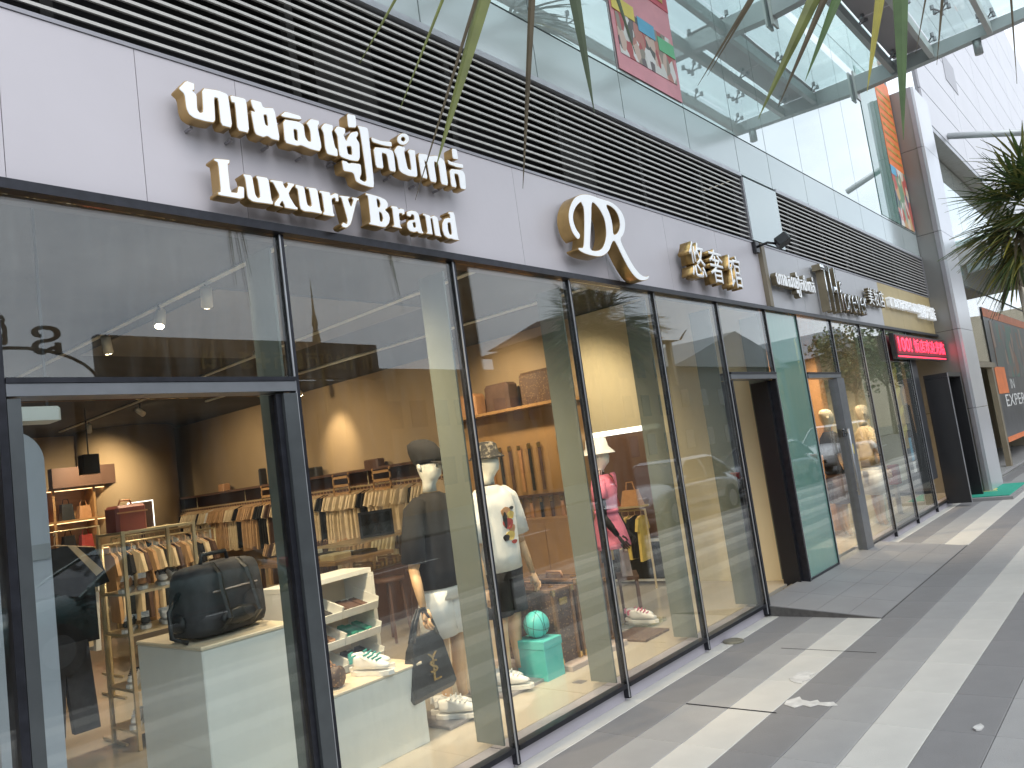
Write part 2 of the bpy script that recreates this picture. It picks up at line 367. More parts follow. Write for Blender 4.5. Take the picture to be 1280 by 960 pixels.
KHMER=[[[[1638,3460],[1678,3509],[1719,3506],[1716,3472],[1706,3468],[1724,3454],[1720,3387],[1729,3375],[1743,3383],[1748,3496],[1828,3508],[1867,3504],[1878,3492],[1882,3339],[1822,3339],[1822,3465],[1806,3464],[1801,3357],[1790,3342],[1751,3338],[1700,3339],[1676,3352],[1666,3378],[1664,3440]]],[[[1883,3502],[1960,3507],[1968,3491],[1966,3336],[1902,3335],[1904,3466],[1887,3465]]],[[[1986,3512],[2045,3514],[2053,3489],[2115,3503],[2128,3338],[2082,3336],[2058,3346],[2037,3334],[1999,3338],[1990,3354],[1982,3455],[2005,3454],[1992,3473]],[[2051,3449],[2066,3452],[2067,3401],[2055,3404]]],[[[2141,3473],[2172,3503],[2260,3502],[2266,3481],[2242,3475],[2157,3466]]],[[[2153,3458],[2245,3469],[2274,3457],[2275,3397],[2289,3379],[2304,3381],[2306,3436],[2296,3460],[2286,3469],[2317,3504],[2369,3506],[2369,3485],[2357,3469],[2368,3367],[2352,3337],[2296,3336],[2243,3344],[2219,3334],[2149,3335]],[[2211,3419],[2229,3418],[2226,3365],[2211,3368]]],[[[2373,3470],[2401,3503],[2454,3504],[2452,3475],[2442,3462],[2452,3384],[2465,3376],[2463,3334],[2394,3333],[2385,3368],[2387,3442]]],[[[2456,3476],[2479,3507],[2533,3506],[2528,3476],[2516,3463],[2528,3437],[2535,3453],[2563,3492],[2608,3511],[2617,3498],[2608,3478],[2598,3468],[2616,3444],[2608,3363],[2592,3338],[2544,3332],[2486,3336],[2471,3346],[2470,3381],[2472,3452]],[[2527,3405],[2556,3412],[2554,3368],[2530,3367]]],[[[2552,3594],[2611,3598],[2611,3551],[2605,3525],[2549,3512]]],[[[2612,3544],[2667,3549],[2684,3544],[2688,3523],[2684,3242],[2676,3212],[2651,3209],[2593,3213],[2558,3224],[2549,3268],[2484,3264],[2482,3324],[2515,3324],[2525,3316],[2547,3324],[2608,3330],[2605,3276],[2588,3244],[2616,3235],[2633,3249],[2632,3346],[2626,3515]]],[[[2697,3501],[2767,3496],[2845,3509],[2845,3476],[2786,3469],[2704,3470]]],[[[2706,3447],[2808,3463],[2846,3457],[2852,3436],[2851,3332],[2801,3331],[2797,3423],[2763,3425],[2764,3332],[2707,3330]]],[[[2984,3556],[2976,3538],[2960,3521],[2940,3509],[2918,3504],[2900,3507],[2889,3517],[2887,3532],[2894,3550],[2910,3566],[2930,3579],[2952,3584],[2970,3582],[2982,3571]],[[2950,3548],[2944,3538],[2933,3532],[2923,3533],[2920,3540],[2926,3550],[2937,3556],[2947,3555]]],[[[2852,3460],[2887,3499],[2945,3500],[2932,3463],[2942,3375],[2968,3372],[2966,3461],[2956,3478],[2972,3497],[3018,3499],[3015,3461],[3013,3348],[2999,3334],[2939,3329],[2896,3336],[2873,3350],[2869,3420]]],[[[3035,3487],[3098,3496],[3122,3488],[3178,3506],[3230,3500],[3252,3481],[3255,3332],[3192,3331],[3191,3460],[3159,3461],[3161,3332],[3105,3331],[3098,3440],[3082,3452],[3091,3340],[3038,3342]]],[[[3325,3583],[3370,3585],[3372,3519],[3320,3514]]],[[[3274,3502],[3311,3494],[3408,3502],[3408,3472],[3351,3466],[3279,3471]]],[[[3280,3447],[3395,3462],[3415,3434],[3406,3337],[3354,3335],[3353,3421],[3318,3422],[3326,3334],[3276,3333]]]]
LUX=[[[[1773,3177],[1853,3188],[1848,3166],[1839,3162],[1839,3036],[1869,3038],[1878,3071],[1910,3072],[1903,3009],[1774,3007],[1776,3025],[1789,3027],[1790,3158],[1771,3165]]],[[[1905,3134],[1956,3137],[1962,3046],[1972,3031],[1984,3041],[1980,3118],[1973,3131],[1974,3139],[2041,3142],[2045,3034],[2052,3028],[2050,3011],[1993,3009],[1967,3007],[1942,3007],[1918,3021],[1916,3111]]],[[[2047,3135],[2120,3140],[2117,3126],[2127,3107],[2142,3127],[2134,3139],[2180,3141],[2178,3126],[2166,3117],[2140,3079],[2172,3026],[2185,3022],[2182,3007],[2108,3006],[2109,3018],[2101,3038],[2085,3017],[2102,3013],[2102,3007],[2053,3007],[2057,3026],[2089,3062],[2061,3119],[2045,3122]]],[[[2184,3139],[2235,3137],[2241,3047],[2254,3040],[2265,3048],[2258,3126],[2244,3126],[2243,3137],[2311,3142],[2317,3032],[2324,3026],[2322,3010],[2261,3010],[2218,3006],[2195,3017],[2193,3113],[2181,3120]]],[[[2320,3134],[2385,3136],[2386,3120],[2412,3138],[2437,3136],[2434,3093],[2412,3090],[2411,3109],[2391,3099],[2393,3028],[2399,3023],[2395,3008],[2325,3007],[2326,3022],[2336,3026],[2332,3117],[2318,3119]]],[[[2440,3130],[2508,3136],[2507,3125],[2494,3118],[2508,3080],[2526,3119],[2519,3125],[2520,3136],[2569,3137],[2565,3123],[2550,3117],[2495,2986],[2464,2960],[2437,2961],[2431,2976],[2445,2991],[2467,2985],[2474,3005],[2451,3116],[2439,3119]]],[[[2614,3176],[2710,3172],[2750,3162],[2764,3140],[2756,3114],[2737,3102],[2759,3086],[2765,3060],[2753,3028],[2726,3004],[2701,3000],[2611,3003],[2613,3014],[2625,3020],[2627,3157],[2612,3162]],[[2687,3155],[2703,3149],[2707,3130],[2698,3111],[2687,3110]],[[2693,3084],[2708,3078],[2713,3054],[2705,3034],[2692,3034]]],[[[2781,3134],[2824,3138],[2832,3124],[2848,3132],[2876,3131],[2877,3100],[2856,3091],[2854,3102],[2833,3096],[2834,3026],[2844,3022],[2841,3012],[2772,3014],[2774,3022],[2787,3027],[2787,3116],[2778,3120]]],[[[2889,3119],[2924,3133],[2962,3134],[2982,3120],[2992,3024],[3001,3018],[2997,3006],[2963,3005],[2953,3013],[2929,3004],[2896,3007],[2881,3024],[2882,3053],[2900,3072],[2942,3082],[2942,3105],[2928,3108],[2917,3090],[2889,3093]],[[2927,3060],[2946,3064],[2946,3040],[2930,3035]]],[[[3014,3131],[3064,3127],[3070,3120],[3100,3133],[3130,3123],[3135,3021],[3142,3016],[3139,3008],[3094,3009],[3087,3014],[3084,3107],[3070,3108],[3072,3018],[3073,3011],[3020,3010],[3022,3019],[3032,3024],[3029,3113],[3012,3116]]],[[[3224,3174],[3274,3180],[3278,3020],[3290,3015],[3284,3007],[3234,3005],[3222,3009],[3193,3005],[3163,3019],[3153,3053],[3159,3095],[3182,3126],[3217,3137],[3233,3137],[3230,3157],[3216,3158]],[[3206,3102],[3228,3106],[3228,3040],[3210,3034],[3203,3060]]]]
DRL=[[[4510,3191],[4485,3166],[4456,3176],[4416,3215],[4397,3287],[4411,3357],[4455,3425],[4520,3486],[4606,3523],[4702,3539],[4796,3536],[4892,3533],[4991,3535],[5086,3510],[5147,3462],[5162,3398],[5142,3336],[5096,3280],[5046,3249],[5072,3195],[5136,3105],[5206,3030],[5286,2987],[5362,2988],[5402,3004],[5390,2973],[5338,2952],[5242,2943],[5173,2969],[5112,3020],[5046,3102],[4971,3222],[4941,3218],[4912,3191],[4869,3137],[4802,3094],[4728,3071],[4633,3066],[4543,3070],[4483,3082],[4459,3097],[4470,3109],[4503,3111],[4532,3118],[4558,3190],[4597,3334],[4613,3422],[4596,3442],[4590,3460],[4554,3442],[4506,3404],[4470,3360],[4452,3311],[4460,3267],[4482,3232],[4509,3214]],[[4725,3484],[4767,3480],[4826,3442],[4871,3377],[4870,3297],[4850,3230],[4799,3160],[4750,3129],[4685,3110],[4608,3109],[4631,3185],[4690,3349]],[[4911,3500],[4995,3494],[5059,3464],[5086,3402],[5072,3343],[5027,3295],[4977,3272],[4957,3277],[4970,3352],[4956,3431]]]

# ================================================================ THE BUILDING
MX = [0.93, 2.15, 3.33, 4.50, 5.69, 6.87, 8.01, 8.91, 10.10, 11.29, 12.49, 13.72, 14.9, 16.0]   # mullion lines along the facade
ZB, ZT, ZF, ZL, ZJ, ZU = .10, 2.93, 3.665, 4.41, 4.86, 7.62
GY = .012                                     # glass sheets sit between y=0 and y=GY
bld = thing('shopping_mall', 'long glass and metal mall front with louvre band above the lit shop windows', 'building', (0,0,0))

# sill, head channel
for i in range(len(MX)-1):
    if i in (0,5,7): continue
    MB().box(MX[i]+.004,MX[i+1]-.004,.03,.20,0,.088).build('sill', 'sill_metal', bld)
    MB().box(MX[i]+.02,MX[i+1]-.02,-.012,.05,.09,.118).build('window_bottom_rail', 'dark_frame', bld)
MB().box(-3,16,-.045,.12,ZT-.012,ZT+.028).build('head_channel', 'dark_frame', bld)
MB().box(-3,16,.0,.16,ZT+.03,ZT+.07).build('head_trim', 'edge_trim', bld)
# mullions with a bright edge strip and a hanging foot
for i,x in enumerate(MX[1:-2]):
    i+=1
    wdt = .024 if i<6 else .016
    if i>9: wdt=.010
    z0 = -.0 if i in (2,3,4) else .0
    m=MB().box(x-wdt/2,x+wdt/2,-.012,.04,.02,ZT-.014)
    m.build('mullion','dark_frame',bld)
    MB().box(x-wdt/2-.004,x-wdt/2+.003,-.018,-.0115,.03,ZT-.016).build('mullion_bead','alu_light',bld)
    if i<=5 or i==6:
        MB().box(x-.40*0-.018,x-.004,.075,.285,.115,ZT-.05).build('glass_fin','fin_glass',bld)
# windows
def pane(x0,x1,z0,z1,m='shop_glass',nm='window_pane'): return MB().box(x0+.013,x1-.013,0,GY,z0,z1).build(nm,m,bld)
for i in range(len(MX)-3):
    if i in (0,5,7): continue
    pane(MX[i],MX[i+1],.112,ZT-.016,'film_glass' if i==6 else 'shop_glass', 'film_window_pane' if i==6 else 'window_pane')
# pane left of the door and transom bays
pane(-.9,MX[0],.112,ZT-.016); MB().box(MX[0]-.014,MX[0]+.014,-.02,.08,0,ZT-.014).build('mullion','dark_frame',bld)
for i,zt in ((0,2.20),(5,2.23),(7,2.23)):
    pane(MX[i],MX[i+1],zt+.02,ZT-.016,'shop_glass','transom_pane')
    MB().box(MX[i]+.015,MX[i+1]-.015,-.025,.10,zt-.045,zt+.0).build('transom','alu_mid',bld)
    MB().box(MX[i]+.015,MX[i+1]-.015,-.03,.09,zt+.002,zt+.022).build('transom_rail','dark_frame',bld)
# door 1 (left): grey jambs, glass leaf shut
MB().box(MX[0]+.016,MX[0]+.06,-.02,.10,.01,2.146).build('door_jamb','alu_grey',bld)
MB().box(MX[1]-.085,MX[1]-.014,-.02,.10,.01,2.146).build('door_jamb','alu_grey',bld)
MB().box(MX[1]-.115,MX[1]-.087,.0,.06,.01,2.146).build('door_jamb','dark_frame',bld)
d1=MB().box(MX[0]+.062,MX[1]-.118,.02,.032,.03,2.14).build('door_leaf','door_glass',bld)
# door 2: open; jambs, black leaf swung inwards
MB().box(MX[5]+.016,MX[5]+.05,-.02,.10,.01,2.176).build('door_jamb','dark_frame',bld)
MB().box(MX[6]-.05,MX[6]-.016,-.02,.10,.01,2.176).build('door_jamb','dark_frame',bld)
leaf=MB().box(MX[6]-.098,MX[6]-.054,.06,.24,.03,2.17).build('open_door_leaf','plastic_black',bld)
MB().box(MX[6]-.33,MX[6]-.106,.05,.16,.012,.085).build('door_stop_plate','soffit_brown',bld)
# door 3: closed glass leaf, wide grey stile on the right with lock and pull bar
MB().box(MX[8]-.28,MX[8]-.02,-.05,.06,.01,2.176).build('door_stile','alu_mid',bld)
MB().box(MX[7]+.016,MX[8]-.285,.0,.014,.03,2.17).build('door_leaf','door_glass',bld)
hd=MB().tube([(MX[8]-.33,-.09,.75),(MX[8]-.33,-.09,1.55)],.014,8).build('pull_bar','alu_light',bld,True)
MB().tube([(MX[8]-.33,-.09,.80),(MX[8]-.26,-.04,.80)],.01,6).tube([(MX[8]-.33,-.09,1.5),(MX[8]-.26,-.04,1.5)],.01,6).build('bar_bracket','alu_light',hd)
lk=MB().bbox(MX[8]-.36,MX[8]-.30,-.05,-.016,1.46,1.56,.012).build('door_lock','car_grey',bld); 
MB().box(MX[8]-.24,MX[8]-.14,-.056,-.051,1.24,1.36).build('door_notice','paint_yellow',bld)

# fascia panels (joint lines as seen), grey shop and gold shop
def fp(x0,x1,m,nm='fascia_panel'): MB().box(x0+.0015,x1-.0015,-.004,.12,ZT+.032,ZF-.012).build(nm,m,bld)
xs=[-2.6,-1.4,-.2,1.0,1.52,1.99,3.01,4.03,5.05,6.07,7.09,8.11]
for a,b in zip(xs,xs[1:]): fp(a,b,'fascia')
MB().box(8.114,8.20,-.05,.12,ZT+.030,ZF-.012).build('fascia_divider','soffit_brown',bld)
xs=[8.204,9.3,10.4,11.5,12.62]
for a,b in zip(xs,xs[1:]): fp(a,b,'fascia_grey')
xs=[12.62,13.8,14.98,15.98]
for a,b in zip(xs,xs[1:]): fp(a,b,'fascia_gold')
MB().box(-3,15.98,-.010,.10,ZF-.010,ZF+.008).build('fascia_cap','edge_trim',bld)
# louvre bands: separate slats in front of a dark plenum
SP=(ZL-.03-ZF-.03)/13
sm=MB().prism([(-.0,0),(.028,.011),(.028,.0145),(-.0,.0145)],0,1,'x')       # unit slat, scaled in x
sme=sm.mesh('louvre_slat','slat_metal')
for x0,x1 in ((-3,7.98),(8.94,15.98)):
    xx=x0; n=max(1,round((x1-x0)/3.54))
    for k in range(13):
        for j in range(n):
            a=x0+(x1-x0)*j/n; b=x0+(x1-x0)*(j+1)/n
            o=obj('louvre_slat',sme,bld,(a+.001,0,ZF+.045+k*SP)); o.scale=(b-a-.002,1,1)
    for k in range(int((x1-x0)/1.2)):
        a=x0+.6+1.2*k; MB().box(a,a+.05,.10,.15,ZF+.02,ZL-.03).build('louvre_post','duct_metal',bld)
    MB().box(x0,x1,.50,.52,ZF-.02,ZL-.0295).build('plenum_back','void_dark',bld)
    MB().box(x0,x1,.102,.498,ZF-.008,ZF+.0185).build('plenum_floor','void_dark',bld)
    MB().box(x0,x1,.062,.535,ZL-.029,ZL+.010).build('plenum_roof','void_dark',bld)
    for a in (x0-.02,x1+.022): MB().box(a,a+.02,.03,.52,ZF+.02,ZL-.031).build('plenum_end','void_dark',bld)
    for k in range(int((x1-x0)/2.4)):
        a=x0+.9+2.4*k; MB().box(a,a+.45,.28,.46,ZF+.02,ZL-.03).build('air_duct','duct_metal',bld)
    MB().box(x0,x1,-.022,.06,ZL-.028,ZL+.014).build('louvre_head','alu_light',bld)
    MB().box(x1-.0,x1+.02,-.02,.1,ZF+.018,ZL-.03).build('louvre_end','edge_trim',bld)
MB().box(8.004,8.916,-.024,.10,ZF+.018,ZL-.03).build('spandrel_panel','spandrel_glass',bld)
# curtain wall: joints on the mullion module
CX=[-2.4,-1.2,-.02,1.0,2.15,3.33,4.50,5.69,6.87,8.01,8.91,10.10,11.29,12.49,13.72,14.9,15.97]
for a,b in zip(CX,CX[1:]):
    MB().box(a+.006,b-.006,0,.02,ZL+.016,ZJ-.008).build('spandrel_panel','spandrel_glass',bld)
    MB().box(a+.006,b-.006,0,.02,ZJ+.008,ZU-.008).build('curtain_glass_panel','curtain_glass',bld)
    MB().box(a+.006,b-.006,0,.02,ZU+.008,ZU+2.9).build('curtain_glass_panel','curtain_glass',bld)
    MB().box(a+.006,b-.006,0,.02,ZU+2.92,ZU+6.0).build('curtain_glass_panel','curtain_glass',bld)
MB().box(-3,15.97,.022,.06,ZL-.0,ZU+6.0).build('joint_sealant','void_dark',bld)
MB().box(-3,15.97,.07,9,ZU+6.0,ZU+6.3).build('roof_edge','alu_light',bld)

# banners hung flat on the curtain wall
bn=thing('banner','tall pink red banner with colour labels over a row of people, on the upper glass','banner',(0,-.012,0))
x0,x1,z0,z1=5.72,6.85,4.90,7.55
MB().box(x0,x1,0,.006,z0,z1).build('banner_sheet','poster_pink',bn)
MB().box(x0,x1,-.005,-.001,5.82,z1).build('banner_top','poster_red',bn)
MB().box(x0+.06,x1-.06,-.005,-.001,5.06,5.52).build('group_picture','poster_people',bn)
MB().box(x0+.02,x0+.40,-.009,-.0055,5.46,5.60).build('colour_label','poster_yellow',bn)
MB().box(x0+.45,x0+.75,-.009,-.0055,5.40,5.54).build('colour_label','poster_blue',bn)
MB().box(x0+.80,x1-.02,-.009,-.0055,5.33,5.47).build('colour_label','poster_green',bn)
MB().box(x0+.1,x1-.1,-.009,-.0055,5.88,5.98).build('banner_stripe','poster_gold',bn)
b2=thing('banner','narrow banner beside the column, orange lines of writing above a crowd picture','banner',(0,-.012,0))
x0,x1=14.93,15.93
MB().box(x0,x1,0,.006,4.90,6.02).build('crowd_picture','poster_crowd',b2)
MB().box(x0,x1,0,.006,6.024,7.75).build('banner_top','poster_orange',b2)
q=MB()
for k in range(9): q.box(x0+.06,x1-.06,-.004,-.001,6.15+k*.16,6.20+k*.16)
q.build('banner_lines','poster_gold',b2)
MB().box(x0,x0+.35,-.004,-.001,5.85,6.02).build('colour_label','poster_blue',b2)
gs=MB().box(13.74,14.9,-.009,-.004,4.90,7.5).build('glass_film','film_glass',bld)

# clad column
col=thing('clad_column','tall metal clad column, side coloured as shaded and front as sky lit, between the mall shops','column',(0,0,0))
cz=[0,1.55,3.0,4.83,6.45,7.62]
for a,b in zip(cz,cz[1:]):
    MB().box(15.99,16.9,-.36,.5,a+.004,b-.004).build('column_panel','pillar_clad_shaded',col)
    MB().box(15.965,15.988,-.37,-.30,a+.004,b-.004).build('corner_strip','edge_trim',col)
    MB().box(15.99,17.15,-.415,-.362,a+.004,b-.004).build('front_panel','pillar_clad_skylit',col)
MB().box(16.0,16.88,-.34,.48,0,7.6).build('column_core','void_dark',col)

# ================================================================ entrance canopy (glass on steel, spider fittings)
cp=thing('glass_canopy','steel framed glass canopy high above the pavement, seen again in the curtain glass','canopy',(0,0,0))
CZ=6.92; CYO=-2.75
for x in (6.4,9.95,13.5):
    pr=[(-.02,CZ),(CYO+.2,CZ+.12),(CYO,CZ+.2),(CYO,CZ+.27),(-.02,CZ+.27)]
    MB().prism([(y,z) for y,z in pr],x-.07,x+.07,'x').build('cross_beam','steel_canopy',cp)
    MB().box(x-.10,x+.10,-.05,-.022,CZ-.12,CZ+.36).build('wall_plate','steel_light',cp)
    MB().tube([(x,-1.78,CZ+.1),(x,-1.78,CZ-.13)],.06,10).build('bracket','steel_canopy',cp,True)
for y in (-.62,-1.18,-1.97,-2.70):
    for a,b in ((2.2,6.325),(6.475,9.875),(10.025,13.425)):
        MB().box(a,b,y-.035,y+.035,CZ+.06,CZ+.22).build('purlin','steel_light' if y<-.7 else 'steel_canopy',cp)
ys=[-.04,-.62,-1.18,-1.97,-2.72]
gx=[2.2,4.3,6.4,8.17,9.95,11.72,13.6]
for a,b in zip(gx,gx[1:]):
    for j,(c,e) in enumerate(zip(ys[1:],ys)):
        m = 'soffit_mauve' if j==1 and a>9.9 else 'canopy_glass'
        MB().box(a+.008,b-.008,c+.008,e-.008,CZ+.34,CZ+.355).build('canopy_panel' if m=='soffit_mauve' else 'roof_glass',m,cp)
def spider(x,y,z,par):
    b=MB()
    for dx in (-1,1):
        for dy in (-1,1):
            b.tube([(x,y,z),(x+dx*.09,y+dy*.09,z+.06)],.012,5); b.tube([(x+dx*.09,y+dy*.09,z+.04),(x+dx*.09,y+dy*.09,z+.10)],.028,6)
    b.tube([(x,y,z-.06),(x,y,z+.02)],.025,6)
    b.build('spider_fitting','edge_trim',par)
for x in gx[1:]:
    for y in ys[1:-1]: spider(min(x,13.3),y,CZ+.25,cp)
    spider(min(x,13.3)-.9,-1.55,CZ+.25,cp)

# ================================================================ white clad wing and glazed shop beyond the column
wing=thing('white_wing','white metal clad upper wing running away above the far shops','building',(0,0,0))
zz=[7.30,8.0,8.75,9.6,10.5,11.5,12.6,13.8,15.2,16.8]
for a,b in zip(zz,zz[1:]):
    for k in range(8):
        x=17.2+k*4.2
        MB().box(x+.012,x+4.188,-.34,-.30,a+.012,b-.012).build('cladding_panel','white_clad',wing)
MB().box(17.16,51,-.298,-.25,7.30,16.8).build('cladding_frame','edge_trim',wing)
MB().box(17.16,51,-.34,1.0,7.18,7.285).build('soffit','alu_light',wing)
MB().box(20.6,22.0,-.352,-.342,9.2,9.9).build('vent_panel','edge_trim',wing)
MB().tube([(19.2,-.345,7.45),(19.25,-1.9,6.95)],.07,12).build('tie_tube','steel_canopy',wing,True)
shop=thing('far_glass_shop','green glazed shop front beyond the clad column with brown door frame','building',(0,0,0))
for a,b in ((4.25,7.16),(2.52,4.22)):
    for k in range(9):
        x=17.18+k*1.3
        MB().box(x+.01,x+1.29,.0,.014,a,b).build('glass_panel','curtain_glass' if a>4 else 'shop_glass',shop)
MB().box(17.16,29,.02,.08,4.2,7.16).build('glass_backing','bldg_grey',shop)
MB().box(17.4,21.5,-.05,.06,2.38,2.50).build('door_head','soffit_brown',shop)
for x in (17.45,19.0,20.95): MB().box(x,x+.22 if x>20 else x+.08,-.05,.06,.08,2.376).build('door_post','soffit_brown',shop)
for x in (17.54,18.3,19.1): MB().box(x,x+.72,.0,.014,.09,2.37).build('door_glass','shop_glass',shop)
MB().box(17.16,29,1.9,2.0,.08,4.2).build('rear_wall','wall_cream',shop)
MB().box(17.16,29,.0,2.0,4.2,4.24).build('ceiling','ceiling_panel',shop)
MB().box(17.16,29,-.1,2.0,.03,.085).build('threshold','tile_grey',shop)
ps=thing('poster','large black poster with orange blocks, a face and white lettering at the right edge','poster',(0,-.02,0))
MB().box(21.3,29,0,.012,.6,3.85).build('poster_sheet','poster_dark',ps)
MB().box(21.35,28.9,-.008,-.001,3.62,3.84).build('orange_bar','poster_orange',ps)
MB().box(22.0,27.2,-.006,-.001,2.15,3.55).build('portrait','poster_face',ps)
MB().box(21.4,22.9,-.010,-.0065,1.75,2.4).build('orange_block','poster_orange',ps)
MB().box(21.4,29,-.008,-.001,.60,.72).build('orange_bar','poster_orange',ps)
obj('lettering',settle(text_mesh('EXPERTS',22.2,26.6,1.42,1.72,-.004,-.008),'paint_white'),ps)
obj('lettering',settle(text_mesh('IN',23.4,24.0,1.85,2.1,-.004,-.008),'paint_white'),ps)
mag=MB().box(17.9,18.35,.25,.32,1.05,1.6).build('notice_board','magenta_box'); tag(mag,'bright pink notice behind the far shop door','notice')
c2=thing('low_canopy','second glass canopy with brown soffit lower down behind the spiky palm','canopy',(0,0,0))
MB().box(20.5,30,-2.6,-.06,5.05,5.20).build('soffit','soffit_brown',c2)
MB().prism([(-.06,4.55),(-3.0,4.85),(-3.0,4.98),(-.06,4.98)],20.25,20.42,'x').build('cross_beam','steel_canopy',c2)
MB().box(18.2,20.2,-2.6,-.06,4.95,4.965).build('roof_glass','canopy_glass',c2)
MB().prism([(-.06,4.4),(-3.0,4.7),(-3.0,4.82),(-.06,4.82)],18.0,18.15,'x').build('cross_beam','steel_light',c2)
for y in (-.8,-1.8): spider(19.2,y,4.86,c2)
# rest of the mall far off
fb=MB().box(29.1,60,.0,8,0,7.1).box(17,60,8.1,9,0,17).build('mall_wing_beyond','bldg_cream'); tag(fb,'pale far end of the mall beyond the poster wall','building')

# ================================================================ ground
MB().box(-60,120,-120,40,-.35,-.16).build('ground','far_ground',kind='structure')
MB().box(-60,120,-14.5,-4.905,-.158,-.14).build('road','asphalt',kind='structure')
k=MB()
for i in range(60): k.bbox(-10+i,-10+i+.99,-4.90,-4.72,-.158,.0,.012)
k.build('kerb','kerb_stone',kind='structure')
l=MB()
for i in range(14): l.box(-6+i*4,-6+i*4+2,-9.75,-9.63,-.139,-.135)
l.build('lane_markings','paint_white',kind='structure')
pv=MB().box(-10,50,-4.715,.9,-.156,-.020).build('pavement','mortar',kind='structure')
rows=[(.055,-.09,'tile_cream'),(-.09,-.39,'tile_dark'),(-.39,-.69,'tile_grey'),(-.69,-.97,'tile_cream'),(-.97,-1.26,'tile_dark'),(-1.26,-1.55,'tile_grey'),(-1.55,-1.85,'tile_cream'),(-1.85,-2.14,'tile_dark'),(-2.14,-2.44,'tile_grey')]
rnd=random.Random(3); cache={}
def tile_mesh(w_,m):
    kx=(round(w_,3),m)
    if kx not in cache:
        b=MB(); g=.0016; c=.003
        b.rings([[(g,g,-.02),(.6-g,g,-.02),(.6-g,w_-g,-.02),(g,w_-g,-.02)],[(g,g,-c),(.6-g,g,-c),(.6-g,w_-g,-c),(g,w_-g,-c)],[(g+c,g+c,0),(.6-g-c,g+c,0),(.6-g-c,w_-g-c,0),(g+c,w_-g-c,0)]])
        cache[kx]=b.mesh('paving_tile',m)
    return cache[kx]
for y1,y0,m in rows:
    for i in range(29):
        x=2.75+.6*i
        if 6.95<x+.3<10.4 and y0>-1.0: continue
        o=obj('paving_tile',tile_mesh(y1-y0,m),pv,(x,y0,-rnd.random()*.0012)); o.rotation_euler=(rnd.uniform(-.0012,.0012),rnd.uniform(-.0008,.0008),0)
# beyond the individually laid field: joined tiles
bms={}
cyc=['tile_cream','tile_dark','tile_grey']
def addt(x0,x1,y0,y1,m): bms.setdefault(m,MB()).box(x0+.002,x1-.002,y0+.002,y1-.002,-.019,-.0015)
for y1,y0,m in rows:
    for i in range(50):
        x=20.15+.6*i; addt(x,x+.6,y0,y1,m)
    for i in range(18):
        x=2.75-.6*(i+1); addt(x,x+.6,y0,y1,m)
yy=-2.44; i=0
while yy>-4.7:
    m=cyc[i%3]; y0=max(yy-.295,-4.715)
    for k in range(90): addt(-8.05+.6*k,-7.45+.6*k,y0,yy,m)
    yy-=.295; i+=1
for m,b in bms.items(): b.build('far_paving_tiles',m,pv,kind='stuff')
# lifted patch, plaster smears
def patch(name,pts,z,m,lab,cat):
    o=MB().prism(pts,z[0],z[1],'z').build(name,m); return tag(o,lab,cat)
patch('plaster_smear',[(5.14,-.87),(5.20,-.83),(5.26,-.85),(5.33,-.84),(5.40,-.90),(5.34,-.93),(5.36,-.965),(5.27,-.94),(5.22,-.975),(5.16,-.94),(5.11,-.95),(5.12,-.91)],(.0008,.0035),'plaster_smear','white plaster smear dried on the cream stripe of tiles','plaster')
patch('plaster_smear',[(4.70,-.99),(4.77,-.98),(4.86,-1.03),(4.81,-1.06),(4.79,-1.12),(4.83,-1.15),(4.79,-1.18),(4.82,-1.25),(4.77,-1.29),(4.74,-1.25),(4.745,-1.18),(4.70,-1.15),(4.72,-1.10),(4.66,-1.07),(4.68,-1.03)],(.0008,.0040),'plaster_smear','ragged white plaster smear along the dark tile stripe, nearer one','plaster')
cr_=MB().box(4.548,4.554,-1.0,-.40,.0006,.004).box(5.9,5.904,-1.2,-.5,.0004,.002).build('tile_crack','void_dark',pv)
tr=MB().prism([(4.61,-2.03),(4.64,-2.035),(4.68,-2.055),(4.65,-2.075),(4.60,-2.07),(4.585,-2.05)],.001,.009,'z').build('paper_scrap','plaster_smear'); tag(tr,'crumpled white paper scrap on the dark tiles at the picture bottom','litter')
cv=MB().loft([(6.02,-.055,.0004,.085,.085),(6.02,-.055,.010,.085,.085),(6.02,-.055,.014,.075,.075)],20).build('drain_cover','brass_disc'); tag(cv,'small round brass drain cover on the cream strip by the glass','drain cover')
# entrance ramp: tiled wedge
rp=thing('entrance_ramp','low grey tiled wedge ramp in front of the open shop door','ramp',(0,0,0))
RX0,RX1,RY0,RY1=6.90,10.45,.10,-.97
zr=lambda y: .010+(.105-.010)*(y-RY1)/(RY0-RY1)
MB().prism([(RY0,-.018),(RY1,-.018),(RY1,zr(RY1)-.008),(RY0,zr(RY0)-.008)],RX0,RX1,'x').build('ramp_body','mortar',rp)
sl_=math.atan((zr(RY0)-zr(RY1))/(RY0-RY1))
for j in range(4):
    for i in range(6):
        a=RX0+.5917*i; c=RY1+j*.2675; T=Matrix.Translation((a,c,zr(c)))@Matrix.Rotation(sl_,4,'X')
        MB().box(.0015,.590,.0015,.267,-.007,.0,T=T).build('ramp_tile','tile_ramp',rp)
st=thing('entrance_step','low tiled step under the green mat at the far shop door','step',(0,0,0))
MB().box(15.0,17.6,-.85,.35,-.018,.05).build('step_body','tile_ramp',st)
gm=MB().bbox(15.15,17.1,-.78,.15,.0505,.064,.004).build('door_mat','mat_green'); tag(gm,'bright green rubber door mat on the step beside the column','door mat')
md=MB().box(15.9,15.94,-.5,-.1,.0642,.066).box(16.1,16.3,-.45,-.41,.0642,.066).build('mat_marking','paint_yellow',gm)

